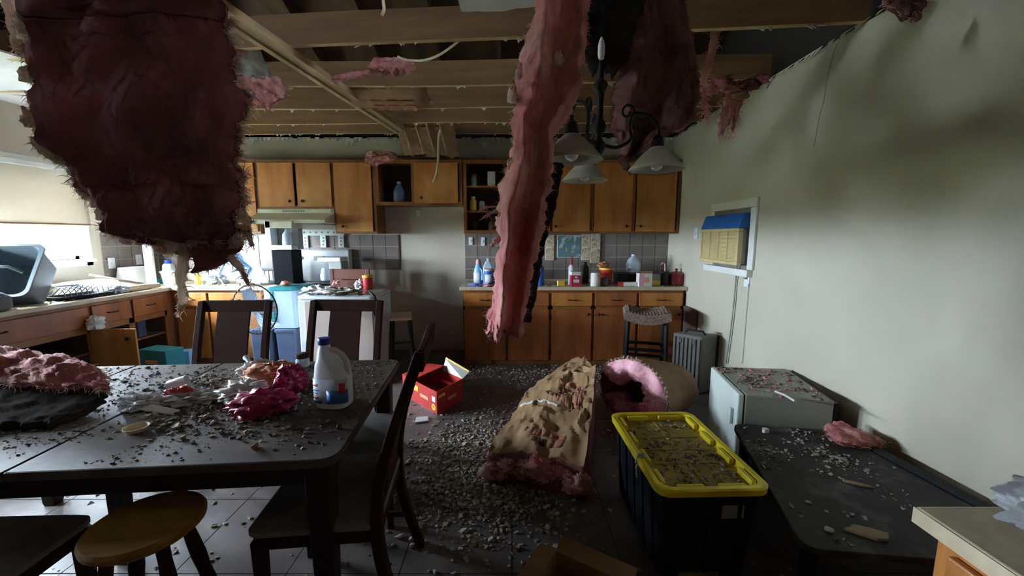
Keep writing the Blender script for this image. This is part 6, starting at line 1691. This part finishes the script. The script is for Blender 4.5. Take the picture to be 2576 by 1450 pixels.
MB().prism([P3_ + s_ * .003, P3_ + s_ * .020, P2_ + s_ * .020, P2_ + s_ * .003], .03, fh - .01).build('back_coil', 'black_metal', t)
def s_fr(R_):
    u, v = R_.random(), R_.random()
    p = P4_ + (P3_ - P4_) * u * .96 + (P1_ - P4_) * v
    if fbm(V((p.x * 6, p.y * 6, 2))) + .45 < R_.random() * .8: return None
    return V((p.x + .02, p.y, fh))
o = chunks(1100, s_fr, .004, .03, 4, 33, .4, 2.6).build('fridge_top_debris', ['crumb_dark', 'insulation', 'plaster_tan', 'plaster_grey'], None)
tag(o, 'brown and pink rubbish covering the small fridge top', 'debris', kind='stuff')
P = [atz(1950, 985, fh + .01), atz(1975, 995, fh + .012), atz(2000, 1010, fh + .02)]
single(MB().tube([q - P[0] for q in P], .006, 8), 'white_stick', 'white_card', 'thin white stick lying on the small fridge top', 'stick', P[0], smooth=True)

# ================================================================== DARK TABLE TOP BY THE WALL
cs = [atz(1828, 1047, .40), V((1.80, 2.115, .40)), V((1.90, 1.16, .40)), V((1.02, 1.26, .40))]
cs = [V((q.x, q.y, 0)) for q in cs]
cs[0] = V((1.285, 2.20, 0))
def round_poly(pts, r, n=6):
    out = []; k = len(pts)
    for i in range(k):
        p, a, b = pts[i], pts[i - 1], pts[(i + 1) % k]
        u, v = (a - p).normalized() * r, (b - p).normalized() * r
        for j in range(n + 1):
            s = j / n; out.append((p + u) * (1 - s) ** 2 + p * 2 * s * (1 - s) + (p + v) * s * s)
    return out
t = thing('low_table', 'low dark table with rounded corners along the right wall', 'table', ((cs[0] + cs[2]) / 2).to_tuple())
MB().prism(round_poly(cs, .07), .375, .40).build('table_top', 'dark_top', t, bev=.004)
MB().prism([cs[1] + V((.005, 0, 0)), cs[1] + V((.05, 0, 0)), cs[2] + V((.05, 0, 0)), cs[2] + V((.005, 0, 0))], .36, .415).build('back_rail', 'black_plastic', t, bev=.004)
cm = (cs[0] + cs[1] + cs[2] + cs[3]) / 4
for q in cs:
    p = lerp(q, cm, .16); MB().rlathe([(.018, .018, .004, 0), (.022, .022, .004, .374)], (p.x, p.y, 0)).build('leg', 'black_metal', t)
for i in range(4):
    a, b = lerp(cs[i], cm, .17), lerp(cs[(i + 1) % 4], cm, .17); MB().bar(a + V((0, 0, .35)), b + V((0, 0, .35)), .02, .05, up=(0, 0, 1)).build('apron', 'black_metal', t)
def s_low(R_):
    u, v = R_.uniform(.03, .97), R_.uniform(.03, .97)
    p = lerp(lerp(cs[0], cs[1], u), lerp(cs[3], cs[2], u), v)
    if fbm(V((p.x * 6, p.y * 6, 6)), 5) + .35 - .5 * (v > .5) < R_.random(): return None
    return V((p.x, p.y, .40))
o = chunks(4200, s_low, .003, .022, 4, 35, .4, 3).build('low_table_debris', ['plaster_grey', 'plaster', 'crumb_dark', 'plaster'], None)
tag(o, 'plaster grit scattered over the low dark table', 'debris', kind='stuff')
def shard(label, px, py, z, size, m, seed, rz=0, th=.008, name='plaster_shard', cat='plaster piece'):
    R_ = random.Random(seed); n = 9
    pts = [(math.cos(2 * math.pi * i / n) * size[0] * R_.uniform(.6, 1), math.sin(2 * math.pi * i / n) * size[1] * R_.uniform(.6, 1)) for i in range(n)]
    p = atz(px, py, z)
    return single(MB().prism(pts, 0, th), name, m, label, cat, p, rz, bev=.0015)
shard('large tan plaster piece at the near end of the low dark table', 2185, 1345, .401, (.09, .035), 'plaster_tan', 1, -.35, .012)
shard('small square plaster piece beside the large tan one on the low table', 2085, 1335, .401, (.018, .018), 'plaster', 2)
shard('white rounded plaster lump at the far end of the low dark table', 1925, 1088, .401, (.022, .02), 'drywall', 3, 0, .022)
shard('slim pale plaster sliver in the middle of the low dark table', 2110, 1155, .401, (.045, .012), 'plaster', 4, -.5)
shard('pale plaster piece left of the slim sliver on the low table', 2052, 1147, .401, (.025, .014), 'plaster', 5, .2)
shard('curved pale plaster strip nearer the wall cabinet on the low table', 2155, 1220, .401, (.07, .012), 'plaster_tan', 6, -.5)
p = atz(2130, 1100, .40); 
t = thing('insulation_scrap', 'pink insulation scrap lying on the low dark table by the wall', 'insulation', p)
mb, rim = batt([(atz(2070, 1078, .43), atz(2120, 1072, .43)), (atz(2080, 1095, .44), atz(2165, 1085, .44)), (atz(2120, 1115, .43), atz(2195, 1100, .43)), (atz(2170, 1125, .42), atz(2230, 1120, .42))], .045, 20, 24, .018, 14, .02, .02, 120)
mb.build('batt', 'insulation', t, smooth=True, angle=0)
wisps(rim, 90, .03, .002, .1, 121).build('loose_fibres', 'kraft_roll', t)

# ================================================================== NEAR CABINET AT THE RIGHT
kx, ky, kz = .865, .785, .91
t = thing('peninsula_cabinet', 'orange wooden cabinet with drawer in the lower right corner', 'cabinet', (1.4, .3, 0))
MB().box(kx + .03, XR - .01, -.6, ky - .025, .0, kz - .04).build('carcass', 'cabinet_wood', t, bev=.003)
d = MB().box(kx + .012, kx + .029, .27, ky - .06, kz - .22, kz - .065).build('drawer', 'cabinet_wood', t, bev=.004)
MB().tube([(kx + .012, .42, kz - .135), (kx - .012, .43, kz - .138), (kx - .014, .55, kz - .138), (kx + .012, .56, kz - .135)], .006, 8).build('pull', 'knob_bronze', d, smooth=True)
MB().box(kx + .012, kx + .029, .27, ky - .06, .08, kz - .25).build('door', 'cabinet_wood', t, bev=.004)
t = thing('peninsula_worktop', 'cream laminate worktop corner in the lower right foreground', 'worktop', (1.4, .3, kz - .04))
MB().box(kx, XR - .004, -.6, ky, kz - .038, kz).build('slab', 'laminate', t, bev=.005)
MB().box(kx - .003, kx + .0, -.6, ky, kz - .036, kz - .002).build('edge_band', 'laminate', t)
bag('grey crumpled plastic bag on the foreground worktop', (.15, .11, .055), V((1.10, .68, kz)), 'grey_bag', .4, .22, 2.2, 170, nu=80, nv=48)
p = aty(2572, 1100, .95)
single(MB().lathe([(.03, 0), (.035, .005), (.035, .14), (.02, .17), (.018, .19)], (0, 0, 0), 20), 'black_bottle', 'black_plastic', 'black bottle at the right edge on the foreground worktop', 'bottle', (1.10, .775 - .06, kz), smooth=True) if False else None

# ================================================================== FLOOR LITTER IN THE FOREGROUND
p = atz(1450, 1470, .20)
t = thing('cardboard_box', 'open brown cardboard box with orange contents at the bottom edge', 'box', (.27, 1.40, 0), math.radians(-32), world=False)
for (a, b, c, d_) in ((-.17, .17, -.13, -.125), (-.17, .17, .125, .13), (-.17, -.165, -.125, .125), (.165, .17, -.125, .125)): MB().box(a, b, c, d_, 0, .10).build('side', 'cardboard', t, world=False)
MB().box(-.165, .165, -.125, .125, 0, .006).build('bottom', 'cardboard', t, world=False)
MB().prism3([(-.17, .13, .10), (.17, .13, .10), (.17, .20, .12), (-.17, .20, .12)], (0, .004, -.004)).build('flap', 'cardboard', t, world=False)
MB().prism3([(-.17, -.13, .10), (-.17, .13, .10), (-.24, .12, .11), (-.24, -.12, .11)], (.003, 0, -.004)).build('flap', 'cardboard', t, world=False)
bag('orange packet lying inside the open cardboard box', (.12, .08, .045), V((.26, 1.39, .008)), 'orange_stuff', -.5, .4, 2.5, 171, 'packet', 'packet', 24, 16)
p = atz(1745, 1430, .02)
single(MB().prism([(-.10, -.07), (.09, -.075), (.10, .05), (-.06, .075)], 0, .012), 'board_fragment', 'plaster_tan', 'pale flat board piece on the floor beside the cardboard box', 'board', (p.x, p.y, .015), -.5, bev=.002)
single(MB().prism([(-.06, -.04), (.05, -.05), (.06, .03), (-.03, .05)], 0, .012), 'ceiling_fragment', 'drywall', 'whitish ceiling board piece on the floor near the red box', 'board', atz(1060, 1058, .002), .4, bev=.002)

# --- loose plaster on the floor
def s_floor(R_):
    k = R_.random()
    if k < .58:
        p = V((R_.gauss(-.16, .24), R_.gauss(2.42, .30), 0))
        if p.y < 1.7: return None
    elif k < .76: p = V((R_.gauss(.02, .35), R_.gauss(2.75, .5), 0))
    elif k < .90: p = V((R_.uniform(-.7, 1.3), R_.gauss(4.15, .2), 0))
    else: p = V((R_.uniform(-2.6, 1.9), R_.uniform(.9, 4.4), 0))
    if not (-3.8 < p.x < 1.93 and .6 < p.y < 4.44): return None
    if .36 < p.x < .62 and 2.25 < p.y < 2.95: return None
    if .57 < p.x < 1.09 and 1.48 < p.y < 2.27: return None
    return p
o = chunks(17000, s_floor, .003, .032, 4, 51, .5, 3.8).build('floor_debris', ['plaster', 'plaster_grey', 'plaster', 'plaster_tan'], None)
tag(o, 'broken ceiling plaster strewn across the dark floor', 'debris', kind='stuff')
def s_wt(R_):
    p = V((R_.uniform(-.56, 1.9), R_.uniform(4.45, 4.98), WT)); return p
o = chunks(700, s_wt, .003, .02, 3, 52, .5, 2.6).build('worktop_debris', ['plaster_tan', 'plaster', 'crumb_dark'], None)
tag(o, 'crumbs of plaster scattered on the right worktop', 'debris', kind='stuff')
def s_wl(R_):
    p = V((R_.uniform(-4.4, -3.9), R_.uniform(2.5, 4.4), WT)) if R_.random() < .7 else V((R_.uniform(-3.9, -2.85), R_.uniform(4.45, 5.0), WT)); return p
o = chunks(600, s_wl, .004, .03, 3, 53, .5, 2.4).build('worktop_debris', ['plaster', 'plaster_tan', 'white_card'], None)
tag(o, 'paper and plaster bits scattered on the left worktop', 'debris', kind='stuff')

for o in bpy.data.objects:
    if o.name.split('.')[0] in ('loose_fibres', 'torn_edge') and o.parent is not None: o['kind'] = 'stuff'
